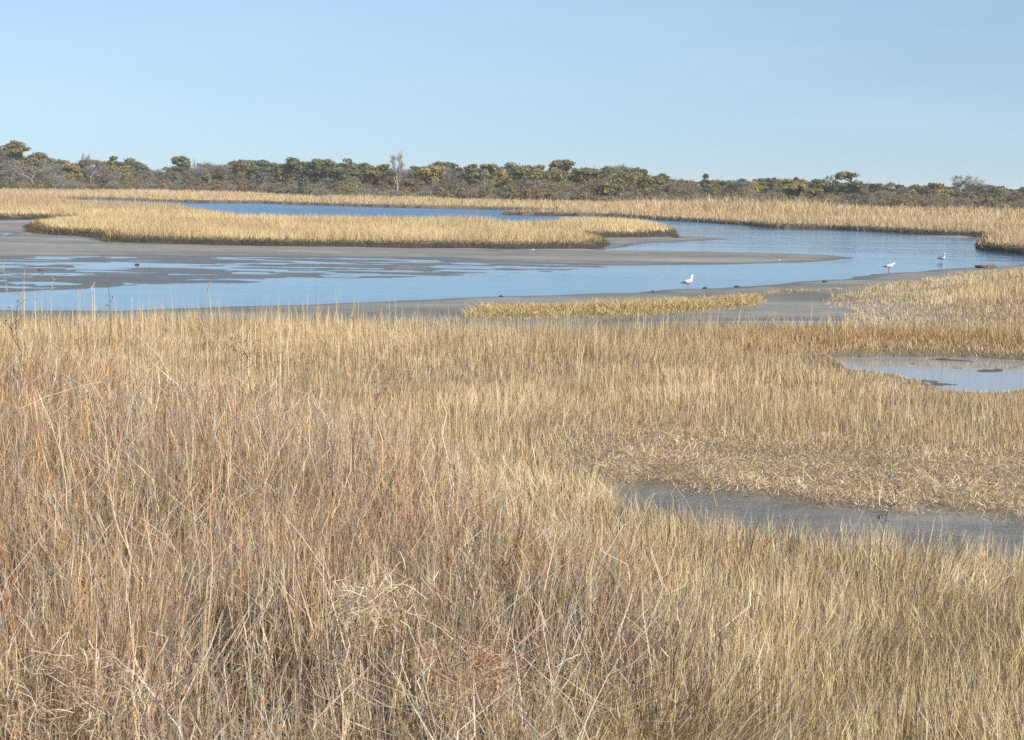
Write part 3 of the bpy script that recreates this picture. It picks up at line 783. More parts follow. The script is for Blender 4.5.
# landmarks in the tree line: (column, phrase)
LM = [(16,'the tall pine at far left'), (33,'the big spreading grey bare tree'), (90,'the bare tree with pale trunk'), (113,'the pointed pine clump'),
      (180,'the umbrella pine after the dip'), (208,'the broad grey bare dome'), (296,'the wide green pine left of middle'), (350,'the yellow green bush'), (398,'the tall thin crowned bare tree'), (431,'the dark rusty cedar'),
      (490,'the mustard yellow pine'), (560,'the highest middle umbrella pine'), (606,'the low layered pine'), (621,'the mauve bare treetop'), (705,'the dark pointed pine'),
      (746,'the mauve grey dome tree'), (794,'the twin yellow pines with visible trunk'), (851,'the lone leaning pine'), (896,'the small round right pine'), (932,'the dark brown rounded tree'), (960,'the brown bare dome at right'), (985,'the pinkish bare tree'), (1003,'the little round pine near right end')]
used = {}
def mklabel(look, noun, x, row):
    order = sorted(LM, key=lambda l: abs(l[0]-x))
    cands = []
    for lx, ph in order[:6]:
        dx = x-lx; side = 'right' if dx > 0 else 'left'
        if abs(dx) < 9: cands.append({'front': f'in front of {ph}', 'mid': f'low against {ph}', 'back': f'behind {ph}'}[row])
        elif abs(dx) < 20: cands.append(f'just {side} of {ph}')
        elif abs(dx) < 42: cands.append(f'a little {side} of {ph}')
        elif abs(dx) < 75: cands.append(f'well {side} of {ph}')
        elif abs(dx) < 130: cands.append(f'far {side} of {ph}')
    if not cands: cands = ['beyond the edge of the tree line']
    where = {'front': ['', 'front row '], 'mid': ['', 'second row '], 'back': ['', 'back row ']}[row]
    for pre in where:
        for cd_ in cands:
            for sz in ([''] if pre == '' else ['', 'smaller ', 'bushier ']):
                s = f'{sz}{pre}{look} {noun} {cd_}'
                if s not in used and len(s.split()) <= 16:
                    used[s] = 1; return s
    s = f'{look} {noun} {cands[0]}'
    return s

def place(x, dist):
    p = atd(x, hy(x)+10, dist); zz, _ = terrain(np.array([p[0]]), np.array([p[1]]))
    return (p[0], p[1], float(zz[0])-.04)
def topz(x, y, dist): return atd(x, y, dist)[2]

ADJ = {'umbrella': 'flat topped', 'layered': 'layered', 'pointed': 'pointed', 'lean': 'leaning', 'round': 'round', 'ragged': 'ragged'}
HN = {'green': 'grey green', 'olive': 'olive', 'yellow': 'mustard yellow', 'dark': 'dark green', 'lime': 'lime', 'rustdark': 'rusty dark'}
PINES = [  # column, top row, width px, style, hue, extra distance behind the front, own label
 (16,141.5,34,'umbrella','olive',18,'tallest olive umbrella pine standing at the far left of the tree line'), (-14,150,34,'ragged','green',22,None), (-45,155,36,'round','olive',20,None), (38,151,24,'ragged','olive',34,None), (53,160,22,'round','olive',36,None),
 (70,157.5,18,'ragged','green',26,None), (76,166,18,'pointed','yellow',14,None), (105,158,22,'round','olive',28,None), (114,153.5,20,'pointed','green',22,'tall pointed green pine topping the left clump beside the bare tree'), (126,160,24,'round','green',26,None), (138,163,22,'ragged','dark',32,None), (120,168,26,'round','olive',14,None),
 (179,156.5,20,'umbrella','green',24,'umbrella pine with open crown rising after the dip in the left skyline'), (171,165,18,'layered','dark',20,None), (226,162.5,20,'round','olive',30,None), (242,158.5,20,'round','olive',26,None), (257,160.5,22,'ragged','olive',28,None), (272,161,20,'round','green',30,None), (285,160,18,'ragged','olive',34,None),
 (296,155,26,'round','green',26,'wide green pine standing highest left of the middle skyline'), (316,157,22,'ragged','green',28,None), (329,162,18,'round','olive',30,None), (347,159.5,24,'ragged','dark',26,None), (365,160,12,'ragged','green',30,None), (383,162.5,20,'ragged','dark',28,None), (372,168,22,'round','olive',22,None),
 (412,163,16,'round','dark',30,None), (430,162.5,22,'round','green',32,None), (451,161,20,'round','green',32,None), (468,164,14,'round','olive',34,None), (490,160,18,'layered','yellow',26,'mustard yellow layered pine just left of the picture middle'), (503,166.5,18,'round','yellow',24,None), (478,169,22,'ragged','olive',22,None),
 (520,162.5,24,'layered','olive',26,None), (533,168,20,'ragged','olive',30,None), (560,155.5,27,'layered','olive',28,'highest umbrella pine in the middle with flat crown above its neighbours'), (552,168,26,'ragged','green',22,None), (578,166,18,'round','dark',26,None), (592,164.5,26,'layered','olive',24,None), (606,176,38,'layered','olive',8,'low wide layered olive pine reaching down to the reeds'),
 (631,169.5,28,'layered','yellow',24,None), (643,167.5,16,'pointed','green',30,None), (654,174,18,'ragged','dark',20,None), (664,171.5,14,'round','dark',34,None), (676,175,14,'round','green',38,None), (689,177,20,'round','olive',26,None), (705,174,16,'pointed','dark',28,'dark pointed pine with a narrow top right of the middle'), (715,177,16,'ragged','olive',30,None),
 (732,179,16,'round','dark',40,None), (743,176,14,'ragged','green',42,None), (757,176.5,16,'round','green',40,None), (775,177.5,24,'ragged','green',36,None), (795,177.5,14,'pointed','dark',40,None), (808,179.5,18,'ragged','dark',40,None), (826,180,16,'ragged','olive',38,None),
 (794,184,24,'umbrella','yellow',4,'larger of the twin mustard yellow pines with a visible trunk'), (813,189.5,20,'umbrella','yellow',2,'smaller of the twin mustard yellow pines, low and right of the larger'),
 (851,171,26,'lean','green',18,'lone leaning green pine standing clear of the right skyline'), (873,184.5,14,'round','dark',34,None), (883,183.5,14,'ragged','green',36,None), (896,180,18,'round','green',30,'small round topped green pine on the right between lower bushes'), (913,184,18,'ragged','olive',34,None), (930,180.5,20,'round','rustdark',24,'dark brown rounded tree standing left of the brown bare dome'), (970,182,14,'round','rustdark',30,None),
 (1003,184,13,'round','green',30,'little round green pine near the right end of the tree line'), (1015,187.5,14,'ragged','dark',34,None), (1026,190,22,'round','olive',14,None), (1050,188,26,'ragged','green',26,None), (1078,190,26,'round','olive',24,None), (1105,192,28,'ragged','olive',26,None),
 (431,171,12,'pointed','rustdark',16,'dark rusty narrow cedar among green pines right of the bare tree'), (152,170,20,'round','dark',30,None), (200,172,24,'round','olive',34,None), (340,172,22,'round','olive',20,None), (455,172,20,'round','dark',24,None), (545,175,24,'round','olive',18,None), (730,184,20,'ragged','olive',24,None), (865,190,20,'ragged','olive',22,None), (945,188,24,'ragged','dark',30,None),
]
sky_x = [-80,-20,16,30,48,60,75,95,113,130,145,160,180,195,225,245,270,296,316,345,385,410,430,450,470,490,520,560,590,620,650,680,705,745,780,830,860,900,930,960,1000,1030,1110]
sky_y = [154,150,150,155,163,166,166,165,160,165,172,176,166,170,168,164,165,162,162,165,167,168,168,167,169,168,168,168,170,174,176,180,181,182,183,185,188,188,187,187,191,192,194]
FILL = []
fx = -75.0
while fx < 1110:
    low = 6.0 if min(abs(fx-q) for q in (16, 113, 180, 296, 398, 490, 560, 705, 851, 896, 960)) < 15 else 0.0
    FILL.append((fx, float(np.interp(fx, sky_x, sky_y))+random.uniform(-9, -.5)*(1 if fx < 640 else .85)+low, random.uniform(16, 28), random.choice(['round', 'ragged', 'layered', 'ragged']), random.choices(['olive', 'green', 'dark', 'yellow'], [4.5, 3.5, 1.4, .5 if fx < 480 or fx > 620 else 1.6])[0], random.uniform(16, 36), None))
    fx += random.uniform(7.5, 11)
for (x, ty, wpx, style, hue, ex, lab) in PINES + FILL:
    d = float(front_dist(x)) + ex
    loc = place(x, d); H = topz(x, ty, d) - loc[2]
    if lab is None: lab = mklabel(f'{ADJ[style]} {HN[hue]}', 'pine', x, 'back')
    pine(loc, H, wpx*d/F, style, hue, lab, lab is not None and 'twin' in lab)['group'] = 'pines of the far tree line'

G1 = np.array([.27,.25,.21]); G2 = np.array([.25,.22,.175]); G3 = np.array([.245,.215,.185]); G4 = np.array([.265,.215,.175])
BARES = [(33,157,56,G1,4,'big spreading grey bare tree with branching crown at far left',None), (90,163,30,G2,10,'mauve grey bare tree with one pale upright trunk on the left',lin(190,180,168)), (88,154,14,G3,16,None,None), (150,169,30,G2,14,None,None),
 (208,162,40,G2,14,'broad domed grey bare tree right of the left umbrella pine',None), (190,166,26,G1,16,None,None), (197,160,14,G3,24,None,None), (262,172,26,G3,12,None,None), (398,152.5,31,G1,12,'tall bare tree with thin open crown above the pines left of middle',lin(132,120,106)), (452,167,22,G3,16,None,None),
 (621,164.5,26,G4,34,'mauve bare treetop showing between two middle pines',None), (600,180,24,G2,14,None,None), (668,180,30,G4,14,None,None), (700,184,26,G2,10,None,None), (746,180,34,G3,16,'mauve grey domed bare tree right of the dark pointed pine',None), (812,182,32,G3,18,None,None), (833,175,18,G4,30,None,None), (780,186,24,G2,14,None,None),
 (870,188,26,G2,10,None,None), (905,187,26,G4,12,None,None), (960,175,34,G2,14,'brown bare dome tree with twiggy top at the right',None), (985,184.5,28,G4,16,'pinkish bare tree next right of the brown dome',None), (1012,191,24,G4,12,None,None), (1045,190,34,G2,14,None,None), (330,178,24,G2,8,None,None), (440,176,24,G3,10,None,None), (538,180,24,G2,12,None,None), (-30,160,44,G1,10,None,None), (1090,192,34,G3,14,None,None), (115,172,26,G2,6,None,None), (56,166,30,G1,16,None,None), (8,166,34,G2,12,None,None)]
GN = {id(G1): 'pale grey', id(G2): 'brownish grey', id(G3): 'mauve grey', id(G4): 'pinkish grey'}
for (x, ty, wpx, c, ex, lab, tcol) in BARES:
    d = float(front_dist(x)) + ex
    loc = place(x, d); H = topz(x, ty, d) - loc[2]
    lab2 = lab or mklabel(f'{GN[id(c)]} leafless', 'tree', x, 'mid')
    bare(loc, H, wpx*d/F, c, lab2, 1.0 if x not in (398, 88, 197) else .7, tcol, 1.0 if x != 33 else 1.25)['group'] = 'bare trees of the far tree line'
# pale dead snag in front of the tall bare tree
def snag(x, y0, y1, d):
    loc = place(x, d); H = topz(x, y0, d)-loc[2]
    V, Tt = [], []
    hs = np.linspace(0, 1, 7)
    tube(V, Tt, np.stack([.12*np.sin(hs*4)*H*.2, 0*hs, hs*H], 1), .16*(1-.55*hs), 6)
    tube(V, Tt, [(0.05, 0, H*.6), (-.35, .1, H*.8), (-.5, .1, H*.98)], [.08, .06, .03], 5)
    tube(V, Tt, [(0.05, 0, H*.45), (.4, .1, H*.6)], [.06, .03], 5)
    o = finish('dead_snag', V, Tt, lin(176,160,142), M_TWIG, None, loc)
    tag(o, 'short bleached white dead trunk below the tall thin crowned bare tree', 'dead tree')
snag(397, 177, 190, float(front_dist(397))+3)

# shrubs in two rows along the wood's edge
x = -70.0; i = 0
while x < 1100:
    kinds = ['olive brown', 'rust brown', 'grey twiggy', 'brown twiggy', 'mauve grey', 'dark evergreen']
    if 495 < x < 600: wt = [6, 1.5, 1.5, 1, .5, 1]
    elif x < 260: wt = [3, 2, 2.5, 1.6, 1, 1.5]
    elif x > 820: wt = [3, 2.6, 1.6, 1.6, 1.4, 1]
    else: wt = [3.4, 1.8, 1.8, 1.6, .9, 1.3]
    k = random.choices(kinds, wt)[0]
    d = float(front_dist(x)) + random.uniform(-3, 4)
    loc = place(x, d); H = random.uniform(1.3, 2.4); W = random.uniform(2.2, 3.8)
    shrub(loc, H, W, k, mklabel(('low ' if H < 1.8 else 'rounded ')+k, 'shrub', x, 'front'))['group'] = 'shrubs along the wood edge'
    x += random.uniform(8, 13)
x = -70.0
while x < 1100:
    if 495 < x < 600: k = random.choices(['olive brown', 'rust brown', 'dark evergreen'], [6, 1, 1])[0]
    else: k = random.choices(['olive brown', 'rust brown', 'grey twiggy', 'brown twiggy', 'mauve grey', 'dark evergreen'], [3.6, 2.0, 1, 1.5, 1.0, 2])[0]
    d = float(front_dist(x)) + random.uniform(7, 12)
    loc = place(x, d); H = random.uniform(2.2, 4.1) if x < 700 else random.uniform(2.2, 3.5); W = random.uniform(2.8, 4.6)
    shrub(loc, H, W, k, mklabel('tall '+k, 'shrub', x, 'mid'))['group'] = 'shrubs along the wood edge'
    x += random.uniform(10, 15)
x = -70.0
while x < 1100:
    k = random.choices(['olive brown', 'brown twiggy', 'dark evergreen', 'mauve grey'], [2, 2, 3, 1])[0]
    d = float(front_dist(x)) + random.uniform(40, 48)
    loc = place(x, d); H = random.uniform(4.2, 5.6) if x < 660 else random.uniform(2.8, 3.8); W = random.uniform(4.0, 6)
    shrub(loc, H, W, k, mklabel('deep set '+k, 'thicket', x, 'back'))['group'] = 'thickets behind the pines'
    x += random.uniform(13, 18)
for (x, ty, w, k, ex, lab) in [(350,177,24,'yellow green',5,'bright yellow green bush at the foot of the middle pines'), (321,186.5,18,'grey twiggy',-12,'isolated grey twiggy bush standing forward in the far reeds'), (395,189,22,'grey twiggy',-8,'grey twiggy bush below the white dead trunk'), (903,193,30,'rust brown',-4,'large rust brown bush in front of the right hand pines'), (545,181,44,'olive brown',6,'big olive brown bush below the highest middle umbrella pine'), (572,180,40,'olive brown',4,'big olive brown bush just left of the low layered pine')]:
    d = float(front_dist(x)) + ex; loc = place(x, d)
    shrub(loc, topz(x, ty, d)-loc[2], w*d/F, k, lab)

# ------------------------------------------------------------------ gulls
M_WHITE = plainmat('white_feathers', (.80, .80, .78), .7, .2, 60, .05)
M_GREY = plainmat('grey_feathers', (.36, .37, .39), .7, .2, 60, .12)
M_BLACK = plainmat('black_feathers', (.03, .03, .035), .6, .3, 60, .2)
M_BEAK = plainmat('yellow_beak', (.62, .38, .06), .5, .4, 60, .1)
M_LEG = plainmat('pink_legs', (.45, .27, .22), .6, .3, 60, .1)
def gull(label, loc, yaw, s=1.0, alert=True, wade=False):
    bm = bmesh.new()
    def loft(rings, mats, sides=14):
        prev = None; first = None
        for k, (c, u, v, ru, rv) in enumerate(rings):
            vs = []
            for j in range(sides):
                a = 2*math.pi*j/sides
                vs.append(bm.verts.new(Vector(c) + Vector(u)*math.cos(a)*ru + Vector(v)*math.sin(a)*rv))
            if prev:
                for j in range(sides):
                    f = bm.faces.new((prev[j], prev[(j+1) % sides], vs[(j+1) % sides], vs[j])); f.material_index = mats[k-1]; f.smooth = True
            else: bm.faces.new(vs[::-1]).material_index = mats[0]
            prev = vs
        bm.faces.new(prev).material_index = mats[-1]
    Yv = (0, 1, 0)
    def fr(t): t = Vector(t).normalized(); return (Yv, tuple(t.cross(Vector(Yv)).normalized()))
    hz = .425 if alert else .335
    hx = .155 if alert else .19
    spine = [((-.27,0,.185), (1,0,.1), .022, .006, 2), ((-.21,0,.20), (1,0,.1), .042, .016, 0), ((-.13,0,.215), (1,0,.1), .066, .045, 0), ((-.04,0,.222), (1,0,.15), .083, .073, 0), ((.05,0,.232), (1,0,.3), .082, .078, 0), ((.11,0,.262), (1,0,.9), .066, .062, 0),
             ((.14,0,.31), (.5,0,1), .045, .046, 0), ((hx-.01,0,hz-.05), (.3,0,1), .036, .038, 0), ((hx,0,hz-.01), (.9,0,.5), .040, .044, 0), ((hx+.035,0,hz+.002), (1,0,-.05), .038, .038, 0), ((hx+.062,0,hz-.006), (1,0,-.1), .022, .020, 0), ((hx+.068,0,hz-.008), (1,0,-.1), .011, .013, 3), ((hx+.10,0,hz-.014), (1,0,-.1), .008, .010, 3), ((hx+.115,0,hz-.024), (1,0,-.6), .003, .003, 3)]
    rings = []
    for c, t, ru, rv, m in spine:
        u, v = fr(t); rings.append((c, u, v, ru, rv))
    loft(rings, [q[4] for q in spine][1:]+[3])
    # folded wings lie along the back
    for sy in (-1, 1):
        w = [((.085, sy*.062, .262), .012, .035, 1), ((.03, sy*.082, .250), .018, .056, 1), ((-.06, sy*.080, .240), .018, .056, 1), ((-.15, sy*.055, .228), .014, .040, 1), ((-.22, sy*.030, .215), .010, .024, 2), ((-.30, sy*.010, .206), .006, .012, 2), ((-.345, sy*.002, .204), .002, .004, 2)]
        loft([(c, (0, 1, 0), (0, -sy*.35, .94), ru, rv) for c, ru, rv, m in w], [q[3] for q in w][1:]+[2], 10)
        # eye
        bmesh.ops.create_icosphere(bm, subdivisions=1, radius=.006, matrix=Matrix.Translation((hx+.03, sy*.0365, hz+.012)))
        for f in bm.faces:
            if (f.calc_center_median()-Vector((hx+.03, sy*.0365, hz+.012))).length < .008: f.material_index = 2
        # leg, ankle bend and webbed foot
        lx = .0
        lp = [(lx, sy*.03, .165), (lx+.006, sy*.03, .11), (lx-.008, sy*.03, .08), (lx+.004, sy*.03, .008)]
        lr = [.014, .007, .008, .006]
        loft([(p, (1, 0, 0), (0, 1, 0), r_, r_) for p, r_ in zip(lp, lr)], [4]*4, 8)
        foot = [(-.012, 0), (.02, -.012), (.06, -.032), (.055, -.012), (.068, 0), (.055, .012), (.06, .032), (.02, .012)]
        lo = [bm.verts.new((lx+a, sy*.03+b, .0)) for a, b in foot]; hi = [bm.verts.new((lx+a, sy*.03+b, .007)) for a, b in foot]
        bm.faces.new(hi).material_index = 4; bm.faces.new(lo[::-1]).material_index = 4
        for j in range(8): bm.faces.new((lo[j], lo[(j+1) % 8], hi[(j+1) % 8], hi[j])).material_index = 4
    bmesh.ops.recalc_face_normals(bm, faces=bm.faces[:])
    me = bpy.data.meshes.new('gull'); bm.to_mesh(me); bm.free()
    for m in (M_WHITE, M_GREY, M_BLACK, M_BEAK, M_LEG): me.materials.append(m)
    o = bpy.data.objects.new('gull', me); col.objects.link(o)
    o.location = loc; o.rotation_euler = (0, 0, yaw); o.scale = (s, s, s)
    tag(o, label, 'bird', 'gulls at the creek edge')
def gz(x, y):
    z, _ = terrain(np.array([x]), np.array([y])); return float(z[0])
p = onz(688, 288.5, 0.0); gull('white gull with grey back standing upright beside the golden spit, neck raised', (p[0], p[1], max(gz(p[0], p[1]), -.05)), R(38), 1.06, True)
p = onz(889, 270.5, 0.0); gull('white gull with lowered head standing at the water edge left of the wading gull', (p[0], p[1], max(gz(p[0], p[1]), -.05)), R(18), 1.08, False)
p = onz(941.5, 262, 0.0); gull('smallest white gull wading in shallow water nearest the right marsh bank', (p[0], p[1], max(gz(p[0], p[1]), -.06)), R(-68), 1.1, True)

# ------------------------------------------------------------------ lumps of mud / stones
M_LUMP = plainmat('dark_mud', (.045, .042, .036), .8, .3, 14, .4, .03)
M_PALE = plainmat('pale_shell', (.5, .47, .42), .7, .3, 30, .2, .01)
def lump(name, label, cat, x, y, wpx, hpx, m=M_LUMP):
    p = onz(x, y, .02); d = p[1]
    bm = bmesh.new(); bmesh.ops.create_icosphere(bm, subdivisions=3, radius=1)
    sx, sz = wpx*d/F/2, hpx*d/F/2
    sd = random.random()*50
    for v in bm.verts:
        n = 1+.25*math.sin(v.co.x*3+sd)*math.cos(v.co.y*4+sd)+.12*math.sin(v.co.z*9+v.co.x*7+sd)
        v.co = Vector((v.co.x*sx*n, v.co.y*sx*.7*n, v.co.z*sz*n + sz*.6))
    for f in bm.faces: f.smooth = True
    me = bpy.data.meshes.new(name); bm.to_mesh(me); bm.free(); me.materials.append(m)
    o = bpy.data.objects.new(name, me); col.objects.link(o); o.location = (p[0], p[1], max(gz(p[0], p[1]), -.02))
    o.rotation_euler = (0, 0, random.uniform(0, 6)*0)
    tag(o, label, cat)
lump('mud_lump', 'dark mud lump at the water edge close right of the upright gull', 'mud lump', 705, 288.5, 4, 2.4)
lump('mud_lump', 'dark flat lump on the shore midway between the upright gull and the mud bay', 'mud lump', 737, 286.8, 5, 2)
lump('mud_lump', 'small dark lump on the creek bank left of the upright gull', 'mud lump', 653, 292, 3, 2)
lump('mud_lump', 'brown lump on the wet flats at far left, left one of two', 'mud lump', 41, 270.5, 6, 2.4, plainmat('brown_mud', (.10, .075, .05), .8, .3, 14, .4, .03))
lump('mud_lump', 'dark lump on the wet flats below the island tip, right one of two', 'mud lump', 137, 264.5, 5, 2.4)
lump('mud_lump', 'dark lump at the muddy shore above the left end of the spit', 'mud lump', 501, 297, 4, 2)
lump('mud_lump', 'low dark lump on the muddy shore below the middle gull', 'mud lump', 825, 283, 5, 2)
lump('mud_lump', 'dark grassy hummock at the shore left of the right marsh', 'hummock', 986, 268.5, 22, 4, plainmat('hummock_turf', (.14, .10, .05), .9, .2, 10, .4, .05))
lump('shell', 'pale shell on the mud below the island front', 'shell', 533, 250.8, 3, 1.4, M_PALE)
lump('shell', 'pale shell on the sandbar tip right of the middle', 'shell', 779, 261, 2, 1.4, M_PALE)

# ------------------------------------------------------------------ single dead stalks
def stalk(label, base, tip, d, r=.004, c=lin(205,190,164), branches=0, seeds=0, curve=.05, bl=.14, name='dead_stalk'):
    t = atd(tip[0], tip[1], d)
    bx = atd(base[0], base[1], d)
    g = gz(bx[0], bx[1])
    b = np.array([bx[0], bx[1], max(bx[2], g)]) if base[1] else np.array([bx[0], bx[1], g])
    loc = b.copy(); t = t-b
    hs = np.linspace(0, 1, 9)
    bend = np.cross(t, [0, 1, 0]); bend = bend/(np.linalg.norm(bend)+1e-9)
    pts = t[None]*hs[:, None] + bend[None]*(np.sin(hs*np.pi)*curve*np.linalg.norm(t))[:, None] + rng.normal(0, .0035, (9, 3))*(hs > 0)[:, None]
    V, Tt = [], []
    rr = max(r*.75, .00036*d)
    tube(V, Tt, pts, rr*(1-.55*hs), 5)
    tips = [pts[-1]]
    for k in range(branches):
        f = rng.uniform(.5, .97); p0 = np.array([np.interp(f, hs, pts[:, i]) for i in range(3)])
        dv = rng.normal(0, 1, 3)*[1, .6, .4]; dv[2] = abs(dv[2])+.6; dv /= np.linalg.norm(dv)
        L = bl*rng.uniform(.5, 1.3)
        p1 = p0+dv*L*.5+rng.normal(0, .01, 3); p2 = p0+dv*L+[0, 0, .02]
        tube(V, Tt, [p0, p1, p2], [rr*.55, rr*.45, rr*.25], 4); tips.append(p2)
    o = finish(name, V, Tt, c, M_TWIG, None, tuple(loc))
    tag(o, label, 'dead stalk')
    if seeds:
        cs = np.concatenate([q + rng.normal(0, .016, (seeds, 3)) for q in tips])
        CV, CT = tufts(cs, rng.uniform(.012, .028, len(cs)), .5)
        mesh_tris('seed_head', CV, CT, np.tile(c*.75, (len(CV), 1))*np.repeat(rng.normal(1, .2, (len(CV)//4, 1)), 4, 0), M_TWIG, o)
PALE = lin(222,210,186); DARK = lin(104,88,74); MIDC = lin(180,156,122)
stalk('brown weed stalk with dark seed heads at the near edge of the mud strip', (879,575), (895,490), 11.6, .006, DARK, 5, 8, .05, .08)
stalk('thin pale stalk crossing the mud strip at its left part', (718,510), (707,458), 11.2, .004, lin(206,168,116), 0, 0, .03)
stalk('pale bent stalk rising from tall grass left of the mud strip', (627,560), (655,492), 9.2, .004, PALE, 0, 0, .03)
stalk('pale slanting stalk leaning left out of the blond grass near the middle', (704,540), (672,480), 9.6, .004, lin(196,176,148), 1, 0, -.04)
stalk('pale zigzag forked twig leaning right above the grass left of the middle', (362,398), (400,333), 14.5, .006, PALE, 5, 0, .06, .12)
stalk('broken pale reed lying aslant across the tall grass at far left', (14,413), (102,381), 10.5, .006, lin(226,206,168), 0, 0, .04)
stalk('long pale curved stalk climbing from tall grass below the slanting broken reed', (126,440), (158,362), 9.5, .004, PALE, 1, 0, .10)
stalk('long pale bare stalk left of the curved one, almost upright', (112,520), (130,403), 8.2, .004, lin(216,200,176), 0, 0, .03)
stalk('long bleached stalk bending left low in the tall grass at far left', (68,520), (36,388), 8.0, .0045, PALE, 1, 0, -.06)
stalk('dark twisted weed with crooked branches at the far left edge', (22,352), (12,322), 16.5, .010, DARK, 6, 3, .12, .14)
stalk('fine dark branchy weed above the tall grass left of the zigzag twig', (252,395), (246,352), 15, .006, lin(124,104,92), 12, 4, .04, .2)
stalk('pale branched weed near the fine dark weed', (276,390), (284,340), 15, .005, lin(206,192,172), 6, 0, .05, .14)
stalk('grey weed with many fine side shoots among tall grass in front of the zigzag twig', (384,440), (374,380), 12, .005, lin(160,144,130), 9, 3, .04, .18)
for (x, yt, c, br, sd, lab) in [(3,262,MIDC,2,6,'tall plumed stalk over the water, leftmost of the row'), (25,268,MIDC,1,8,'tall pale stalk with a plume over the water second from the left edge'), (53,279,lin(196,178,150),2,4,'pale stalk against the water just left of a shorter one'), (78,290,lin(196,178,150),0,2,'short pale stalk against the near water edge'),
                                (92,286,lin(214,200,176),3,0,'pale branched stalk against the water in the middle of the left row'), (108,283,DARK,3,5,'dark seedy stalk standing against the water'), (132,297,lin(206,190,160),0,0,'thin bare stalk leaning at the water edge'), (207,286,MIDC,3,5,'lone tan stalk with fine side shoots before the water'), (18,300,DARK,2,4,'dark thin stalk before the water at far left'), (38,298,MIDC,1,4,'short tan stalk near the left water edge')]:
    stalk(lab, (x+random.uniform(-3, 3), 345), (x, yt), 21.5, .007, c, br, sd, random.uniform(-.05, .05), .14)
stalk('long straw coloured stalk slanting up right through the tall grass near the bottom middle', (540,585), (592,545), 7.6, .004, lin(206,172,120), 0, 0, .02)
stalk('pale stiff stalk rising in the blond grass at the bottom right of middle', (680,690), (700,575), 7.4, .0035, lin(214,196,150), 0, 0, .04)
stalk('white broken twig lying low at the lower middle', (555,668), (578,655), 6.9, .006, lin(232,226,214), 1, 0, .05)
stalk('curved pale stem arching left in the lower right blond grass', (815,640), (845,570), 8, .0035, lin(212,196,156), 0, 0, -.09)

# tangled clumps of curled dead grass
def tangle(label, x, y, d, w, h, cols, n=900):
    c = atd(x, y, d)
    v = rng.normal(0, .55, (n, 3)); v += (rng.integers(0, 5, n)[:, None] == np.arange(5)) @ rng.normal(0, .45, (5, 3))
    Bp = v*np.array([w/2, w/2*.8, h/2])
    C = palette(n, cols, [1]*len(cols), .15)
    V, Tt = [], []
    dirs = rng.normal(0, 1, (n, 3)); dirs /= np.linalg.norm(dirs, axis=1)[:, None]
    L = rng.uniform(.05, .16, n)[:, None]
    perp = np.cross(dirs, rng.normal(0, 1, (n, 3))); perp /= np.linalg.norm(perp, axis=1)[:, None]+1e-9
    side = np.cross(dirs, perp)*.0016
    lev = []
    for t in (-1, -.33, .33, 1):
        p = Bp + dirs*L*t*.6 + perp*L*(t*t)*.45
        lev += [p-side, p+side]
    VV = np.stack(lev, 1).reshape(-1, 3); pat = np.array([(0,1,3),(0,3,2),(2,3,5),(2,5,4),(4,5,7),(4,7,6)])
    TT = ((np.arange(n)*8)[:, None, None]+pat[None]).reshape(-1, 3)
    o = mesh_tris('grass_tangle', VV, TT, np.repeat(C, 8, 0), M_GRASS, None, tuple(c))
    tag(o, label, 'dead grass clump')
tangle('pale curly tangle of dead grass hung up in the tall stand left of bottom middle', 372, 605, 6.9, .36, .22, [lin(224,206,176), lin(206,180,144), lin(176,150,120)], 380)
tangle('reddish brown fine tangle of dead weed low at the bottom middle', 465, 660, 6.5, .42, .2, [lin(176,136,104), lin(190,158,124), lin(150,116,90)], 260)
tangle('grey brown matted tangle of stems at the bottom left', 90, 690, 6.2, .55, .18, [lin(194,168,136), lin(170,146,118), lin(210,192,164)], 450)

# ------------------------------------------------------------------ light
w = bpy.data.worlds.new('World'); sc.world = w; w.use_nodes = True
nt = w.node_tree
for n in list(nt.nodes): nt.nodes.remove(n)
wo = nt.nodes.new('ShaderNodeOutputWorld'); bg = nt.nodes.new('ShaderNodeBackground'); sky = nt.nodes.new('ShaderNodeTexSky')
EL, AZ = R(40), R(140)          # sun height; compass bearing measured from +Y towards +X
sky.sky_type = 'NISHITA'; sky.sun_disc = False; sky.sun_elevation = EL; sky.sun_rotation = AZ
sky.altitude = 0; sky.air_density = 1.0; sky.dust_density = 1.1; sky.ozone_density = 3.2
bg.inputs['Strength'].default_value = .120
tc = nt.nodes.new('ShaderNodeTexCoord'); sx = nt.nodes.new('ShaderNodeSeparateXYZ'); cx = nt.nodes.new('ShaderNodeCombineXYZ')
ma = nt.nodes.new('ShaderNodeMath'); ma.operation = 'MULTIPLY_ADD'; ma.inputs[1].default_value = .55; ma.inputs[2].default_value = .078
nv = nt.nodes.new('ShaderNodeVectorMath'); nv.operation = 'NORMALIZE'
nt.links.new(tc.outputs['Generated'], sx.inputs[0]); nt.links.new(sx.outputs['X'], cx.inputs['X']); nt.links.new(sx.outputs['Y'], cx.inputs['Y'])
nt.links.new(sx.outputs['Z'], ma.inputs[0]); nt.links.new(ma.outputs[0], cx.inputs['Z']); nt.links.new(cx.outputs[0], nv.inputs[0]); nt.links.new(nv.outputs[0], sky.inputs['Vector'])
cn = nt.nodes.new('ShaderNodeTexNoise'); cn.inputs['Scale'].default_value = 2.2; cn.inputs['Detail'].default_value = 5; cn.inputs['Roughness'].default_value = .55
cm = nt.nodes.new('ShaderNodeMapping'); cm.inputs['Scale'].default_value = (1.0, 1.0, 7.0); cm.inputs['Rotation'].default_value = (0, R(12), 0)
nt.links.new(tc.outputs['Generated'], cm.inputs['Vector']); nt.links.new(cm.outputs[0], cn.inputs['Vector'])
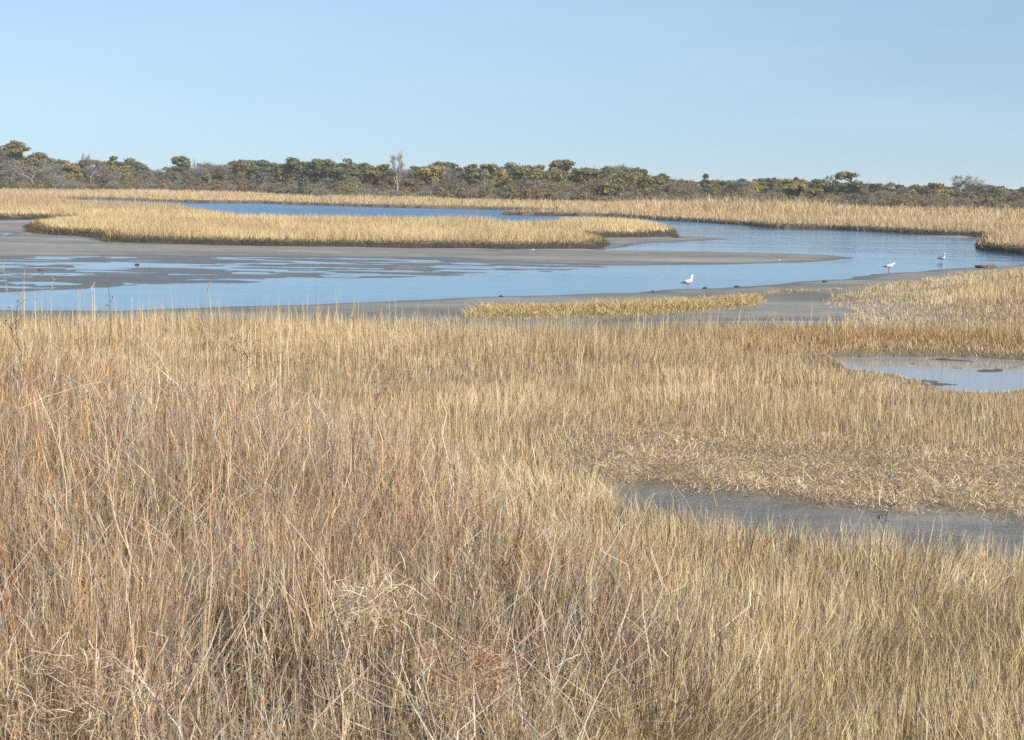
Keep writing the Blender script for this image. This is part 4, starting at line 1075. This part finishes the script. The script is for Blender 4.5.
cr = nt.nodes.new('ShaderNodeMapRange'); cr.inputs['From Min'].default_value = .45; cr.inputs['From Max'].default_value = .8; cr.inputs['To Max'].default_value = .16
nt.links.new(cn.outputs['Fac'], cr.inputs['Value'])
cx2 = nt.nodes.new('ShaderNodeMixRGB'); cx2.inputs[2].default_value = (6.2, 7.0, 7.6, 1)
nt.links.new(cr.outputs[0], cx2.inputs[0]); nt.links.new(sky.outputs[0], cx2.inputs[1])
nt.links.new(cx2.outputs[0], bg.inputs[0]); nt.links.new(bg.outputs[0], wo.inputs[0])
sd = bpy.data.lights.new('sun', 'SUN'); sd.energy = 5.0; sd.angle = R(.5); sd.color = (1, .95, .87)
so = bpy.data.objects.new('sun', sd); col.objects.link(so)
dirv = Vector((math.sin(AZ)*math.cos(EL), math.cos(AZ)*math.cos(EL), math.sin(EL)))
so.rotation_euler = dirv.to_track_quat('Z', 'Y').to_euler(); so.location = dirv*50

sc.view_settings.view_transform = 'Standard'; sc.view_settings.look = 'None'
sc.view_settings.exposure = 0.25; sc.view_settings.gamma = 1.0; sc.view_settings.use_curve_mapping = False
sc.render.engine = 'CYCLES'
sc.cycles.max_bounces = 6; sc.cycles.diffuse_bounces = 2; sc.cycles.glossy_bounces = 3; sc.cycles.transmission_bounces = 3
sc.cycles.use_denoising = False

# ------------------------------------------------------------------ thin sea haze over the marsh
bm = bmesh.new(); bmesh.ops.create_cube(bm, size=1.0)
me = bpy.data.meshes.new('haze'); bm.to_mesh(me); bm.free()
hm, hnt, hout = mat('haze_air')
pv = hnt.nodes.new('ShaderNodeVolumePrincipled'); pv.inputs['Color'].default_value = (.95, .96, .98, 1); pv.inputs['Density'].default_value = .00032; pv.inputs['Anisotropy'].default_value = .1
hnt.links.new(pv.outputs[0], hout.inputs['Volume'])
me.materials.append(hm)
ho = bpy.data.objects.new('haze', me); col.objects.link(ho)
ho.scale = (4100, 4100, 14.0); ho.location = (0, 0, 5.4)
tag(ho, 'faint pale haze lying over the far marsh and tree line', None, None, 'stuff')
sc.cycles.volume_bounces = 1
